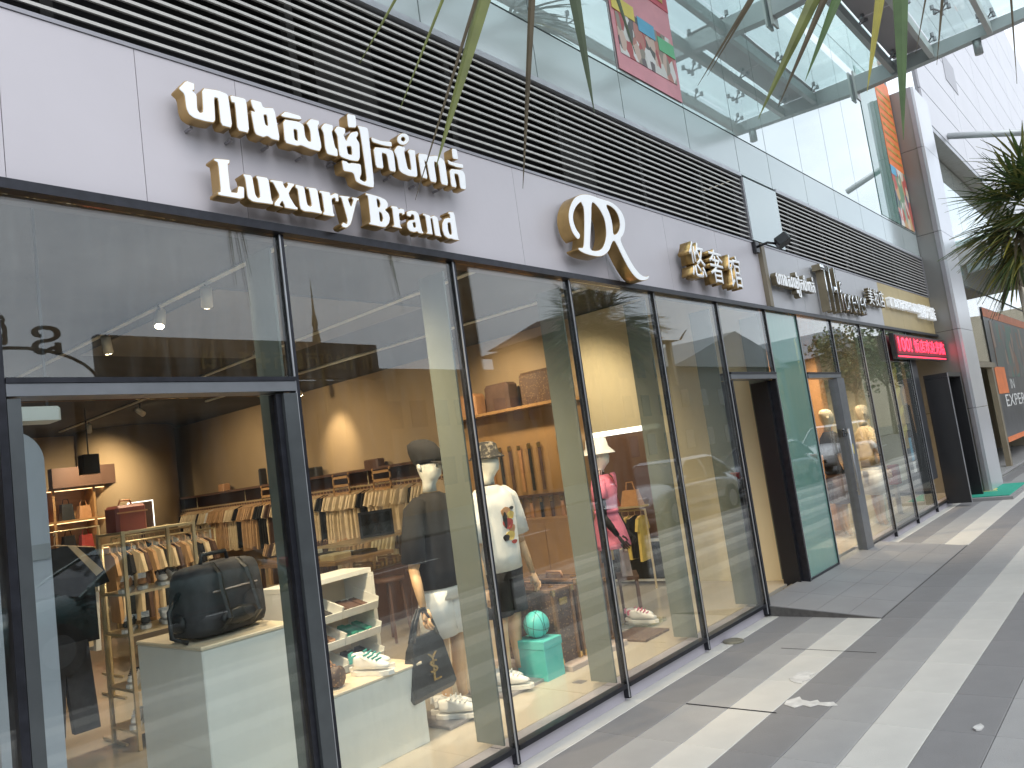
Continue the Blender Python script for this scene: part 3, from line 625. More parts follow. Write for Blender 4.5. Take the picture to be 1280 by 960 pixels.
# ================================================================ signs
def letter_set(glyphs,par,y0,y1,side,face,T=None,nm='letter',ck=(1,.14)):
    for g in glyphs:
        rg=[[(x/1000,z/1000) for x,z in r] for r in g]
        if T: rg=[[T(*p) for p in r] for r in rg]
        rg=[chaikin(r,*ck) for r in rg]
        me=outline_mesh(rg,y0,y1); o=obj(nm,settle(me,side),par)
        fm=outline_mesh(rg,y1+.001,y1-.004,-.0035); obj(nm+'_face',settle(fm,face),o)
sg=thing('khmer_sign','upper line of raised white Khmer letters with gold sides on the pale fascia','sign')
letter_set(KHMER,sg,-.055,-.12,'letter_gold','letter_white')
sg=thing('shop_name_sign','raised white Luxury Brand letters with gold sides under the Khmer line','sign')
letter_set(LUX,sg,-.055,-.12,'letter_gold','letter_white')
stud=MB()
for k in range(9): stud.tube([(1.72+k*.19,-.0045,3.33-.01*(k%2)),(1.72+k*.19,-.056,3.33-.01*(k%2))],.008,5)
stud.build('stand_off_pin','edge_trim',sg)
sg=thing('monogram_sign','large looping white DR monogram with gold sides on the fascia','sign')
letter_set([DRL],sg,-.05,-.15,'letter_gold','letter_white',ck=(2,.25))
sg=thing('chinese_sign','three raised white Chinese characters with gold sides right of the monogram','sign')
for ch,(a,b,c,e) in zip('悠奢馆',[(6.15,6.44,3.07,3.39),(6.53,6.81,3.05,3.37),(6.92,7.20,3.04,3.36)]):
    o=obj('letter',settle(text_mesh(ch,a,b,c,e,-.05,-.158,.006),'letter_gold'),sg)
    obj('letter_face',settle(text_mesh(ch,a+.002,b-.002,c+.002,e-.002,-.158,-.1605,.002),'letter_white'),o)
# second shop signs
sg=thing('khmer_sign','small dark edged Khmer letters on the grey fascia right of the floodlight','sign')
def T2(x,z): return (8.24+(x-1.638)/(3.415-1.638)*(9.45-8.24), 3.10+(z-3.209)/(3.598-3.209)*.30)
letter_set(KHMER,sg,-.04,-.10,'letter_bronze','letter_white',T2,ck=(0,0))
sg=thing('monogram_sign','tall mirror faced box monogram letters on the grey fascia','sign')
for (a,b,t) in ((9.68,9.94,'T'),(9.97,10.22,'H')):
    o=obj('letter',settle(text_mesh(t,a,b,3.0,3.58,-.03,-.13,.0),'letter_bronze'),sg)
    obj('letter_face',settle(text_mesh(t,a+.004,b-.004,3.006,3.575,-.1305,-.134,-.004),'letter_chrome'),o)
sg=thing('shop_name_sign','chrome forever lettering on the grey fascia','sign')
x=10.36
for t,wd,hh,dz in (('f',.13,.40,0),('o',.19,.25,0),('r',.14,.25,0),('e',.18,.25,0),('v',.18,.25,0),('e',.18,.25,0),('r',.14,.25,0)):
    o=obj('letter',settle(text_mesh(t,x,x+wd-.02,3.04,3.04+hh,-.03,-.11,.0),'letter_bronze'),sg)
    obj('letter_face',settle(text_mesh(t,x+.002,x+wd-.022,3.042,3.038+hh,-.1105,-.114,-.003),'letter_chrome'),o); x+=wd
sg=thing('chinese_sign','three small white Chinese characters at the end of the grey fascia','sign')
for k,ch in enumerate('美妆店'):
    a=11.70+k*.28
    o=obj('letter',settle(text_mesh(ch,a,a+.25,3.22,3.47,-.03,-.09,.0),'letter_bronze'),sg)
    obj('letter_face',settle(text_mesh(ch,a+.002,a+.248,3.222,3.468,-.0905,-.093,-.003),'letter_white'),o)
sg=thing('gold_fascia_sign','long row of white Khmer and Chinese letters on the gold fascia','sign')
for k,ch in enumerate('ហាងកខគនមសរយលវ'):
    a=12.82+k*.155
    obj('letter',settle(text_mesh(ch,a,a+.145,3.27,3.42,-.03,-.09,.0),'letter_white'),sg)
for k,ch in enumerate('酒楼大饭店'):
    a=14.70+k*.235
    obj('letter',settle(text_mesh(ch,a,a+.22,3.20,3.44,-.03,-.09,.0),'letter_white'),sg)
sg=thing('led_sign','black box sign with red running LED characters above the black doorway','sign',(0,0,0))
MB().bbox(12.52,15.90,-.12,-.05,2.45,2.84,.01).build('sign_case','plastic_black',sg)
MB().box(12.56,15.86,-.130,-.121,2.52,2.81).build('display','led_panel',sg)
obj('led_text',settle(text_mesh('100!',12.66,13.45,2.56,2.78,-.131,-.136,.02),'led_red'),sg)
for k,ch in enumerate('饭店欢迎光临'):
    a=13.60+k*.37; obj('led_text',settle(text_mesh(ch,a,a+.34,2.56,2.78,-.131,-.136,.012),'led_red'),sg)
MB().box(12.6,15.82,-.125,-.1215,2.475,2.495).build('led_line','led_red',sg)
# floodlight
fl=thing('floodlight','black floodlight on a bracket at the fascia joint','floodlight',(8.02,-.05,3.60))
MB().bbox(-.05,.05,.0,.045,-.06,.06,.008).build('bracket_plate','plastic_black',fl)
MB().tube([(0,0,0),(.02,-.10,.02),(.09,-.16,.0)],.014,8).build('arm','plastic_black',fl,True)
T=Matrix.Translation((.12,-.22,.02))@Matrix.Rotation(R(-30),4,'X')@Matrix.Rotation(R(25),4,'Z')
MB().bbox(-.07,.07,-.07,.07,-.05,.05,.012,T=T).build('lamp_head','plastic_black',fl)
MB().box(-.058,.058,-.076,-.0705,-.04,.04,T=T).build('lens','lens_glass',fl)
# black portal at the gold shop
pt=thing('black_door_box','tall glossy black box doorway standing out from the gold shop front','doorway',(0,0,0))
MB().box(14.50,14.58,-.34,.02,.05,2.13).build('side_panel','plastic_black',pt)
MB().box(15.52,15.60,-.34,.02,.05,2.13).build('side_panel','plastic_black',pt)
MB().box(14.50,15.60,-.34,.02,2.133,2.2).build('top_panel','plastic_black',pt)
MB().box(14.582,15.518,-.02,.01,.05,2.13).build('back_panel','void_dark',pt)
MB().box(14.505,14.52,-.352,-.341,.05,2.19).build('edge_strip','alu_light',pt)

# ================================================================ FIRST SHOP: room
room=thing('shop_room','warm lit clothes shop interior behind the tall windows','room')
FZ=.085
MB().box(-3,8.1,.21,13.5,-.02,FZ).build('shop_floor','shop_floor',room)
MB().box(-3,8.1,.125,13.5,3.42,3.5).build('shop_ceiling','ceiling_dark',room)
MB().box(8.10,8.22,.13,13.5,FZ,3.45).build('right_wall','wall_tan',room)
MB().box(8.085,8.099,.13,1.62,FZ,3.449).build('pale_wall_panel','wall_cream',room)
MB().box(-3.1,8.2,13.5,13.6,FZ,3.448).build('rear_wall','wall_tan',room)
MB().box(-3.1,-3,.13,13.5,FZ,3.45).build('left_wall','wall_tan',room)
cv_=MB(); 
cv_.loft([(7.0,13.0,FZ,.9,.9),(7.0,13.0,3.447,.9,.9)],32).build('round_corner','wall_tan',room,True)
MB().box(5.35,6.85,12.30,12.5,2.36,2.72).build('roller_band','wall_brown',room)
MB().box(3.3,5.6,2.6,5.4,3.405,3.418).build('ceiling_panel','ceiling_panel',room)
MB().box(4.49,4.56,.38,.46,FZ+.0005,FZ+.004).build('ceiling_light_reflection','edge_trim',room)  # flat square stands in for a ceiling light mirrored on the floor
# lamps on tracks
def lamp(x,y,z=3.38,aim=(0,1,-1.2),e=34,n=0,lab=None,cone=118):
    t=thing('spot_lamp',lab or 'white cylinder spot lamp glowing on the dark shop ceiling','lamp',(x,y,z),group='spot lamps on the shop ceiling')
    d=Vector(aim).normalized(); q=d.to_track_quat('-Z','Y').to_matrix().to_4x4()
    MB().tube([(0,0,.04),(0,0,-.06)],.012,6).build('stem','plastic_black',t)
    T=Matrix.Translation((0,0,-.09))@q
    MB().loft([(0,0,.08,.042,.042),(0,0,-.08,.045,.045)],14,T=T).build('lamp_body','white_lacquer',t,True)
    MB().loft([(0,0,-.081,.034,.034),(0,0,-.086,.034,.034)],12,T=T).build('lamp_lens','lamp_warm',t)
    ld=bpy.data.lights.new('spot_light','SPOT'); ld.energy=e*2.2; ld.color=(1,.76,.50); ld.spot_size=R(cone); ld.spot_blend=.9; ld.shadow_soft_size=.07
    lo=bpy.data.objects.new('spot_light',ld); COL.objects.link(lo); lo.parent=t; lo.matrix_local=Matrix.Translation(Vector((0,0,-.09))+d*.11)@q
    return t
LP=[(3.12,2.45,(.5,1,-1.4)),(3.35,.52,(.25,.30,-1.4)),(3.11,3.21,(-.45,-.5,-1.3)),(3.12,4.3,(.4,.6,-1.2)),(4.98,4.73,(1.5,.5,-1)),(5.2,6.9,(1.8,.5,-1)),(4.75,.52,(.1,.32,-1.4)),(6.79,1.92,(.8,.5,-1.2)),(6.6,3.3,(1.5,.3,-.9)),(5.61,11.2,(.4,1,-.9)),(5.6,9.2,(1.6,.6,-1)),(3.2,8.0,(-.3,.8,-1)),(1.75,.6,(1.0,.12,-1.05)),(7.3,7.4,(.8,.1,-.9)),(5.9,.52,(.1,.35,-1.4))]  # the spot above the door is added to brighten the mannequin heads
side=['nearest the first mullion','above the low white plinth, close to the glass','over the shoe rack','over the pedestal','above the belt wall','lighting the clothes row','above the white box','above the pink dress','lighting the belt cabinet','far back by the shelf niches','at the far end of the clothes row','over the middle racks','above the door, added to brighten the mannequin heads','washing the wall above the clothes row','over the glass shoe plate']
CN=[(120,46),(100,58),(90,60),(115,60),(85,56),(85,60),(100,58),(110,40),(80,36),(95,70),(85,62),(105,60),(72,130),(60,30),(100,40)]
for (x,y,a),s_,(cn,en) in zip(LP,side,CN): lamp(x,y,aim=a,e=en,cone=cn,lab='warm spot lamp on the shop ceiling '+s_)
for (x0,y0,x1,y1) in ((3.12,.6,3.12,12.5),(5.0,.6,5.6,12.5),(6.79,.6,6.6,9)):
    b=MB().tube([(x0,y0,3.40),(x1,y1,3.40)],.02,4).build('lamp_track','white_lacquer',room)

# rear shelving with glowing niches
sh=thing('wall_shelving','wooden wall shelving with glowing niches at the back of the shop','shelving',(0,0,0))
for x in (3.6,4.5,5.4,6.1,6.78): MB().box(x-.02,x+.02,12.45,12.85,FZ,2.34).build('upright','wood_shelf',sh)
MB().box(3.6,6.8,12.85,12.88,FZ,2.34).build('shelving_back','wood_shelf',sh)
for z in (.7,1.2,1.75,2.34):
    MB().box(3.6,6.8,12.44,12.85,z-.02,z+.02).build('shelf_board','wood_shelf',sh)
    for a,b in ((3.63,4.47),(4.53,5.37),(5.43,6.07),(6.13,6.75)): MB().box(a,b,12.46,12.49,z-.032,z-.021).build('light_strip','lamp_glow',sh)
rnd=random.Random(5)
bagc=['cloth_black','cloth_red','leather_black','leather_tan','cloth_white','cloth_brown']
k=0
for zi,z in enumerate((.72,1.22,1.77)):
    for ai,a in enumerate((3.75,4.15,4.65,5.0,5.55,5.85,6.25,6.5)):
        m=bagc[k%6]; k+=1; w_=.22; h=.22+.1*rnd.random()
        b=MB().rings([[(a,12.55,z),(a+w_,12.55,z),(a+w_,12.72,z),(a,12.72,z)],[(a+.02,12.57,z+h),(a+w_-.02,12.57,z+h),(a+w_-.02,12.70,z+h),(a+.02,12.70,z+h)]])
        b.tube([(a+.05,12.64,z+h-.01),(a+.07,12.64,z+h+.09),(a+w_-.07,12.64,z+h+.09),(a+w_-.05,12.64,z+h-.01)],.008,5)
        o=b.build('handbag',m); tag(o,['black','dark red','glossy black','tan','white','brown'][(k-1)%6]+' handbag, '+ordn(ai+1)+' from the left on the '+['low','middle','top'][zi]+' glowing back shelf','bag','handbags on the back shelves')
# long shelf on the right wall, garments below, small things on top
ws=thing('wall_shelf','long brown shelf with hanging rail along the right wall of the shop','shelf')
MB().box(7.72,8.095,4.75,12.9,1.88,1.92).build('shelf_board','wood_dark',ws)
MB().box(8.05,8.095,4.75,12.9,1.60,1.878).build('ribbed_panel','wall_brown',ws)
MB().tube([(7.85,4.8,1.66),(7.85,12.9,1.66)],.014,8).build('rail','gold_metal',ws)
MB().tube([(7.85,4.8,.98),(7.85,9.5,.98)],.014,8).build('rail','gold_metal',ws)
for y in (4.8,6.6,8.4,10.2,12.0): MB().tube([(7.85,y,1.66),(7.85,y,1.88)],.01,6).build('rail_hanger','gold_metal',ws)
# garments
def shirt_mesh(nm,m,h=.74,w_=.5,sl=.20,th=.035,trim=None):
    """shirt on a hanger in the x-z plane, hook at the origin"""
    b=MB()
    prof=[(-.02,-.09),(.07,-.085),(w_*.5-.05,-.13),(w_*.5+.03,-.13-sl),(w_*.5-.06,-.15-sl),(w_*.5-.075,-.20),(w_*.5-.07,-.12-h),(-w_*.5+.07,-.12-h),(-w_*.5+.075,-.20),(-w_*.5+.06,-.15-sl),(-w_*.5-.03,-.13-sl),(-w_*.5+.05,-.13),(-.07,-.085)]
    b.prism(prof,-th/2,th/2,'y',0)
    b.tube([(-w_*.42,0,-.125),(0,0,-.07),(w_*.42,0,-.125)],.007,5,1)
    b.tube([(0,0,-.075),(0,0,-.02),(.015,0,.0),(.02,0,-.015)],.004,5,1)
    return b.mesh(nm,[m,'wood_hand'])
GC=['cloth_cream','cloth_tan','cloth_cream','cloth_black','cloth_cream','cloth_cream','cloth_black','cloth_white','cloth_brown','cloth_cream','cloth_tan','cloth_black','cloth_red']
SH={c:shirt_mesh('hanging_shirt',c) for c in set(GC)|{'cloth_yellow'}}
nm={'cloth_cream':'cream','cloth_tan':'tan','cloth_black':'black','cloth_white':'white','cloth_brown':'dark brown','cloth_red':'dark red','cloth_yellow':'mustard'}
def hang(x,y,z,rz,c,lab,grp,sc=1):
    o=obj('hanging_shirt',SH[c],None,(x,y,z)); o.rotation_euler=(rnd.uniform(-.05,.05),0,rz+rnd.uniform(-.12,.12)); o.scale=(sc*rnd.uniform(.94,1.04),rnd.uniform(.8,1.3),sc*rnd.uniform(.96,1.05))
    tag(o,lab%nm[c],'shirt',grp%nm[c]); return o
y=4.95; i=0; run='cloth_cream'; left=0
while y<12.8:
    if left<=0: run=rnd.choice(GC); left=rnd.choice([1,2,3,5,7]) if run in('cloth_cream','cloth_tan') else rnd.choice([1,2,3])
    i+=1; hang(7.83,y,1.68,0,run,'%s shirt, '+ordn(i)+' from the belt cabinet in the upper wall row','%s shirts in the upper wall row'); left-=1; y+=.088
y=5.0; i=0
while y<9.4:
    if left<=0: run=rnd.choice(['cloth_cream','cloth_tan','cloth_black','cloth_brown']); left=rnd.choice([2,4,6])
    i+=1; hang(7.83,y,.99,0,run,'%s garment, '+ordn(i)+' from the belt cabinet in the lower wall row','%s shirts in the lower wall row',.92); left-=1; y+=.088
for k,(y,w_,h,m,lab) in enumerate([(5.2,.30,.16,'plastic_black','black low box on the wall shelf behind the capped mannequin'),(6.3,.34,.13,'wood_dark','dark model car shaped box on the wall shelf'),(7.9,.26,.16,'leather_black','dark hat shaped box on the wall shelf left of the mannequin'),(9.6,.05,.30,'plastic_black','black picture frame standing on the wall shelf'),(10.9,.2,.14,'leather_tan','small tan box on the far end of the wall shelf')]):
    o=MB().bbox(7.82,7.98,y,y+w_,1.921,1.921+h,.02).build('display_box',m); tag(o,lab,'box')
for y in (5.9,6.9,9.0):
    o=MB()
    for k in range(3): o.box(7.70,7.72,y,y+.42,1.56+.13*k,1.60+.13*k)
    o.box(7.70,7.72,y,y+.02,1.5,1.9).box(7.70,7.72,y+.4,y+.42,1.5,1.9)
    o.build('shelf_ladder','wood_shelf',ws)
# belt cabinet
bc=thing('belt_cabinet','orange wooden cabinet with two rows of belts hanging on its board','cabinet')
MB().box(7.70,8.08,2.55,4.65,FZ,.95).build('cabinet_base','wood_orange',bc)
MB().box(7.98,8.08,2.55,4.65,.952,2.36).build('back_board','wood_orange',bc)
MB().box(7.68,8.08,2.50,4.70,2.363,2.40).build('top_shelf','wood_shelf',bc)
MB().box(7.90,7.975,2.60,4.60,1.22,1.25).build('belt_shelf','wood_dark',bc)
for k in range(4):
    MB().box(7.685,7.698,2.56+.525*k+.004,2.56+.525*(k+1)-.01,.12,.90).build('cabinet_door','wood_orange',bc)
bm_=MB().box(-.006,.006,-.022,.022,-.62,0).box(-.012,-.007,-.028,.028,-.07,-.01,1)
bme={c:MB().box(-.006,.006,-.022,.022,-.62,0).box(-.012,-.007,-.028,.028,-.07,-.01,1).mesh('belt',[c,'brass']) for c in ('cloth_brown','leather_black','leather_tan')}
for r_,z in ((0,1.92),(1,1.215)):
    for k in range(9):
        c=['cloth_brown','leather_tan','leather_black'][(k*2+r_)%3]
        o=obj('belt',bme[c],None,(7.94,2.95+k*.17+.25*(1-r_),z)); tag(o,'%s belt, %s from the right in the %s row on the orange cabinet'%({'cloth_brown':'dark brown','leather_tan':'tan','leather_black':'black'}[c],ordn(k+1),['upper','lower'][r_]),'belt','%s row of belts on the cabinet'%['upper','lower'][r_])
for k,(y,w_,h,m,lab) in enumerate([(2.7,.55,.42,'trunk_print','brown printed box on top of the belt cabinet, right one'),(3.45,.42,.36,'cloth_brown','dark patterned bag on top of the belt cabinet, middle'),(4.05,.5,.30,'leather_tan','tan bag on top of the belt cabinet, left one')]):
    o=MB().bbox(7.74,8.0,y,y+w_,2.401,2.401+h,.04).build('storage_box',m); tag(o,lab,'box')
for k,(y,z) in enumerate([(2.70,1.9),(2.66,1.55)]):
    o=MB().bbox(7.86,7.975,y,y+.16,z,z+.08,.02).build('belt_buckle_box','plastic_black'); tag(o,['upper','lower'][k]+' black rolled belt beside the hanging belts','belt')
# brown alcove with light strip, screen, gold rack
al=thing('alcove_panel','dark brown wall panel with white light strip beside the cream wall','wall panel')
MB().box(8.04,8.084,1.50,2.48,.62,1.86).build('panel','wall_brown',al)
MB().box(8.02,8.08,1.48,2.50,1.862,1.92).build('light_strip','lamp_white',al)
MB().box(8.02,8.082,1.45,2.48,1.922,3.40).build('upper_panel','wall_cream',al)
tv=thing('screen','large dark screen with white frame standing low by the brown alcove','screen',(0,0,0))
MB().box(7.96,8.0,1.50,2.46,FZ+.03,.60).build('screen_frame','white_lacquer',tv)
MB().box(7.952,7.959,1.53,2.43,FZ+.06,.57).build('screen_glass','screen_black',tv)
gr=thing('gold_rack','small gold garment rack with yellow and black clothes in the alcove','clothes rack',(0,0,0))
for y in (1.62,2.28): MB().tube([(7.7,y,FZ+.002),(7.7,y,.98)],.012,6).build('post','gold_metal',gr)
MB().tube([(7.7,1.62,.97),(7.7,2.28,.97)],.012,6).build('rail','gold_metal',gr)
MB().box(7.62,7.80,1.62,2.28,1.0,1.02).build('shelf','gold_metal',gr)
for k in range(7):
    hang(7.7,1.68+k*.085,.96,0,['cloth_yellow','cloth_black','cloth_yellow','cloth_cream','cloth_black','cloth_yellow','cloth_black'][k],'%s garment, '+ordn(k+1)+' from the right on the small gold rack in the alcove','%s garments on the gold rack',.62)
for k,(y,m,lab) in enumerate([(1.66,'leather_tan','tan handbag on the gold rack shelf'),(1.98,'cloth_red','red handbag on the gold rack shelf, left of the tan one')]):
    b=MB().rings([[(7.64,y,1.021),(7.78,y,1.021),(7.78,y+.24,1.021),(7.64,y+.24,1.021)],[(7.68,y+.03,1.20),(7.74,y+.03,1.20),(7.74,y+.21,1.20),(7.68,y+.21,1.20)]]).tube([(7.71,y+.06,1.19),(7.71,y+.08,1.29),(7.71,y+.16,1.29),(7.71,y+.18,1.19)],.008,5)
    tag(b.build('handbag',m),lab,'bag')

# ================================================================ things in the window
# pedestal with travel bag
pd=thing('display_pedestal','tall white display pedestal with cream top behind the left door','pedestal',(0,0,0))
MB().bbox(2.00,2.54,.84,1.58,FZ+.001,.955,.006).build('pedestal_body','white_lacquer',pd)
MB().bbox(1.995,2.545,.835,1.585,.9565,.975,.006).build('top_board','cream_top',pd)
bg=thing('travel_bag','black nylon travel bag with straps and pockets on the tall pedestal','bag',(2.26,1.12,.976),R(10))
b=MB()
b.rings([[(-.21,-.14,0),(.21,-.14,0),(.23,-.10,0),(.23,.13,0),(.2,.16,0),(-.2,.16,0),(-.23,.12,0),(-.23,-.10,0)],[(-.23,-.16,.05),(.22,-.16,.05),(.25,-.11,.05),(.25,.14,.05),(.21,.17,.05),(-.21,.17,.05),(-.25,.13,.05),(-.25,-.11,.05)],[(-.22,-.15,.22),(.22,-.15,.22),(.24,-.10,.22),(.24,.12,.22),(.2,.15,.22),(-.2,.15,.22),(-.24,.12,.22),(-.24,-.10,.22)],[(-.21,-.14,.34),(.21,-.14,.35),(.23,-.09,.35),(.23,.11,.35),(.19,.14,.35),(-.19,.14,.34),(-.23,.11,.34),(-.23,-.09,.34)],[(-.20,-.12,.375),(.19,-.12,.385),(.21,-.08,.385),(.21,.09,.385),(.17,.12,.385),(-.17,.12,.375),(-.21,.09,.375),(-.21,-.08,.375)],[(-.15,-.07,.39),(.14,-.07,.40),(.15,-.05,.40),(.15,.06,.40),(.13,.08,.40),(-.13,.08,.39),(-.15,.06,.39),(-.15,-.05,.39)]])
subsurf(b.build('bag_body','cloth_charcoal',bg,True),1)
subsurf(MB().rings([[(-.17,-.16,.03),(.15,-.16,.03),(.15,-.21,.05),(-.17,-.21,.05)],[(-.17,-.16,.17),(.15,-.16,.17),(.15,-.215,.15),(-.17,-.215,.15)]]).build('front_pocket','leather_black',bg,True),1)
for sx in (-1,1):
    subsurf(MB().rings([[(sx*.235,-.09,.03),(sx*.29,-.06,.05),(sx*.29,.08,.05),(sx*.235,.11,.03)],[(sx*.235,-.09,.18),(sx*.28,-.06,.16),(sx*.28,.08,.16),(sx*.235,.11,.18)]]).build('side_pocket','leather_black',bg,True),1)
    MB().tube([(sx*.10,-.155,.0+.04),(sx*.10,-.225,.1),(sx*.10,-.175,.26),(sx*.09,-.155,.34),(sx*.085,-.09,.395)],.016,4,flat=.35).build('strap','leather_black',bg)
MB().tube([(-.09,0,.39),(-.08,0,.44),(.08,0,.44),(.09,0,.39)],.012,6).build('handle','leather_black',bg,True)
MB().tube([(-.24,.0,.26),(-.33,-.03,.18),(-.34,-.05,.05),(-.27,-.08,.01)],.013,6).build('shoulder_strap','leather_black',bg,True)
MB().tube([(-.15,-.16,.245),(.15,-.16,.25)],.005,5).build('zip','edge_trim',bg)
# low white plinth
lp=thing('low_plinth','low wide white display box with cream top in the first window','pedestal')
MB().bbox(2.58,3.28,.65,.95,FZ+.001,.545,.006).build('pedestal_body','white_lacquer',lp)
MB().bbox(2.575,3.285,.645,.955,.5465,.562,.005).build('top_board','cream_top',lp)
def shoe(par,x,y,z,rz,up='rubber_white',acc='rubber_white',sc=1.0):
    T=Matrix.Translation((x,y,z))@Matrix.Rotation(rz,4,'Z')@Matrix.Scale(sc,4)
    def oval(z_,l0,l1,w_,xo=0): return [(xo+w_*.9*sx,yy,z_) for sx,yy in ((-.45,l0),(.45,l0),(.95,l0+.05),(.8,-.02),(1.05,l1-.08),(.75,l1-.02),(.0,l1),(-.75,l1-.02),(-1.0,l1-.08),(-.75,-.02),(-.95,l0+.05))]
    s=MB().rings([oval(.0,-.135,.15,.046),oval(.026,-.138,.152,.048)],T=T).build('sole','rubber_white' if acc!='rubber_black' else 'rubber_black',par)
    u=MB().rings([oval(.031,-.130,.147,.044),oval(.062,-.130,.135,.042),oval(.088,-.128,.06,.036),oval(.112,-.125,-.03,.030)],T=T).build('upper',up,par,True); subsurf(u,1)
    b=MB()
    for k in range(4): b.box(-.030,.030,.048-.028*k,.056-.028*k,.084+.009*k,.093+.009*k,T=T)
    b.build('laces',acc,par)
    MB().box(-.030,.030,-.133,-.120,.070,.108,T=T).build('heel_tab',acc,par)
def pair(lab,x,y,z,rz,up='rubber_white',acc='rubber_white',gap=.115,sc=1.0,grp=None):
    t=thing('pair_of_sneakers',lab,'shoes',(x,y,z),rz,grp)
    for sx in (-1,1):
        shoe(t,sx*gap/2,.03*sx,0,sx*-.10,up,acc,sc)
    return t
pair('white sneakers with teal laces on the low white display box',3.02,.80,.563,R(205),'rubber_white','shoe_teal')
rb=thing('rolled_bag','small brown barrel bag with pale strap at the left end of the low display box','bag',(2.70,.82,.563),R(20))
MB().tube([(0,-.11,.06),(0,-.10,.06),(0,.10,.06),(0,.11,.06)],[.045,.06,.06,.045],14).build('bag_body','trunk_print',rb,True)
MB().tube([(0,-.06,.122),(.0,-.03,.16),(0,.03,.16),(0,.06,.122)],.007,6).build('handle','leather_tan',rb,True)
MB().tube([(.062,-.05,.05),(.03,-.05,.118),(-.03,-.05,.118)],.008,5).build('strap','leather_tan',rb,True)
# slotted tray stand
ts=thing('tray_stand','white framed stand with tilted trays of small goods behind the low box','display stand',(3.35,1.55,FZ),R(6))
for x in (-.40,.34): MB().box(x,x+.035,-.02,.28,0,.95).build('side_frame','white_lacquer',ts)
MB().box(-.40,.375,.0,.30,.952,.985).build('top_rail','white_lacquer',ts)
MB().box(-.363,.338,.26,.28,0,.948).build('rear_panel','cream_top',ts)
for r_ in range(4):
    for c_ in range(2):
        a=-.355+.35*c_; T=Matrix.Translation((a,-.06,.16+.18*r_))@Matrix.Rotation(R(16),4,'X')
        b=MB().box(0,.335,0,.26,0,.008,T=T).box(0,.335,-.008,0,0,.055,T=T).box(-.006,0,-.008,.26,0,.085,T=T).box(.335,.341,-.008,.26,0,.085,T=T)
        tr_=b.build('tray','white_lacquer',ts)
        q=MB()
        for k in range(4): q.bbox(.03+.07*k,.085+.07*k,.04,.20,.009,.03+.02*rnd.random(),.004,T=T)
        q.build('goods',['mat_green','cloth_brown','leather_tan','cloth_charcoal'][(r_+c_*2)%4],tr_)
mb=MB().bbox(2.60,2.76,1.65,1.8,.40,.62,.01).build('gift_box','magenta_box'); tag(mb,'bright pink box low behind the door mullion','box')
st2=MB().bbox(2.56,2.82,1.6,1.9,FZ+.001,.399,.006).build('side_stool','wood_shelf'); tag(st2,'small wooden stool under the pink box','stool')
# turquoise box + basketball
tb=thing('turquoise_gift_box','square turquoise box with a lid on the window floor','box',(4.575,.80,FZ))
MB().bbox(-.105,.105,-.14,.14,.001,.225,.003).build('box_body','turquoise',tb)
MB().bbox(-.110,.110,-.145,.145,.2255,.285,.003).build('lid','turquoise',tb)
bb=thing('basketball','turquoise basketball with black seams on the turquoise box','ball',(4.575,.79,FZ+.286+.098))
def sph(r,n=20,m_=14,c=(0,0,0)):
    rs=[]
    for j in range(m_+1):
        t=math.pi*(.02+.96*j/m_); rs.append((c[0],c[1],c[2]-r*math.cos(t),r*math.sin(t),r*math.sin(t)))
    return MB().loft(rs,n)
sph(.098,24,16).build('ball_skin','turquoise',bb,True)
def ringtube(r,rt,T,n=28):
    pts=[(r*math.cos(2*math.pi*k/n),r*math.sin(2*math.pi*k/n),0) for k in range(n+1)]; return MB().tube(pts,rt,5,T=T)
for T in (Matrix.Rotation(R(20),4,'X'),Matrix.Rotation(R(100),4,'X')@Matrix.Rotation(R(25),4,'Y'),Matrix.Rotation(R(80),4,'Y')@Matrix.Rotation(R(20),4,'X')): ringtube(.0985,.0022,T).build('seam','turquoise_line',bb)
for s_ in (-1,1): ringtube(.074,.0022,Matrix.Rotation(R(35),4,'Z')@Matrix.Rotation(R(85),4,'X')@Matrix.Translation((0,0,s_*.066))).build('seam','turquoise_line',bb)
# trunks
def trunk(x,y,z,rz,lab,L=.60,W=.20,H=.56):
    t=thing('trunk_suitcase',lab,'suitcase',(x,y,z),rz,'brown trunk suitcases standing in the window')
    MB().bbox(-W/2,W/2,-L/2,L/2,0.002,H,.012).build('case_body','trunk_print',t)
    e=MB()
    for sx in (-1,1):
        for sy in (-1,1): e.box(sx*W/2-.012+sx*.004,sx*W/2+.012+sx*.001,sy*L/2-.012+sy*.004,sy*L/2+.012+sy*.001,.004,H-.004)
        e.box(sx*W/2-.012+sx*.003,sx*W/2+.012+sx*.002,-L/2+.02,L/2-.02,H-.016,H+.005)
    for sy in (-1,1): e.box(-W/2+.02,W/2-.02,sy*L/2-.012+sy*.003,sy*L/2+.012+sy*.002,H-.016,H+.005)
    e.build('leather_edge','trunk_cover',t)
    for sx in (-1,1):
        for sy in (-1,1):
            for z_ in (.0035,H-.035): MB().box(sx*W/2-.022+sx*.01,sx*W/2+sx*.009+.004,sy*L/2-.022+sy*.01,sy*L/2+sy*.009+.004,z_,z_+.045).build('brass_corner','brass',t)
    MB().tube([(0,-.09,H+.004),(0,-.075,H+.045),(0,.075,H+.045),(0,.09,H+.004)],.011,7).build('handle','leather_tan',t,True)
    for y_ in (-.2,.2): MB().box(-.02,.02,y_-.018,y_+.018,H+.0055,H+.014).build('latch','brass',t)
    n_=MB().box(-.045,.045,-L/2-.008,-L/2-.0005,H-.12,H-.07).build('lock_plate','brass',t)
    return t
sb=MB().bbox(4.72,5.50,.62,1.42,FZ+.001,FZ+.045,.008).build('suitcase_plinth','leather_grey'); tag(sb,'thin brown board under the trunk suitcases','plinth')
trunk(4.86,1.02,FZ+.046,R(-4),'brown printed trunk with brass corners, nearest the turquoise box',H=.55)
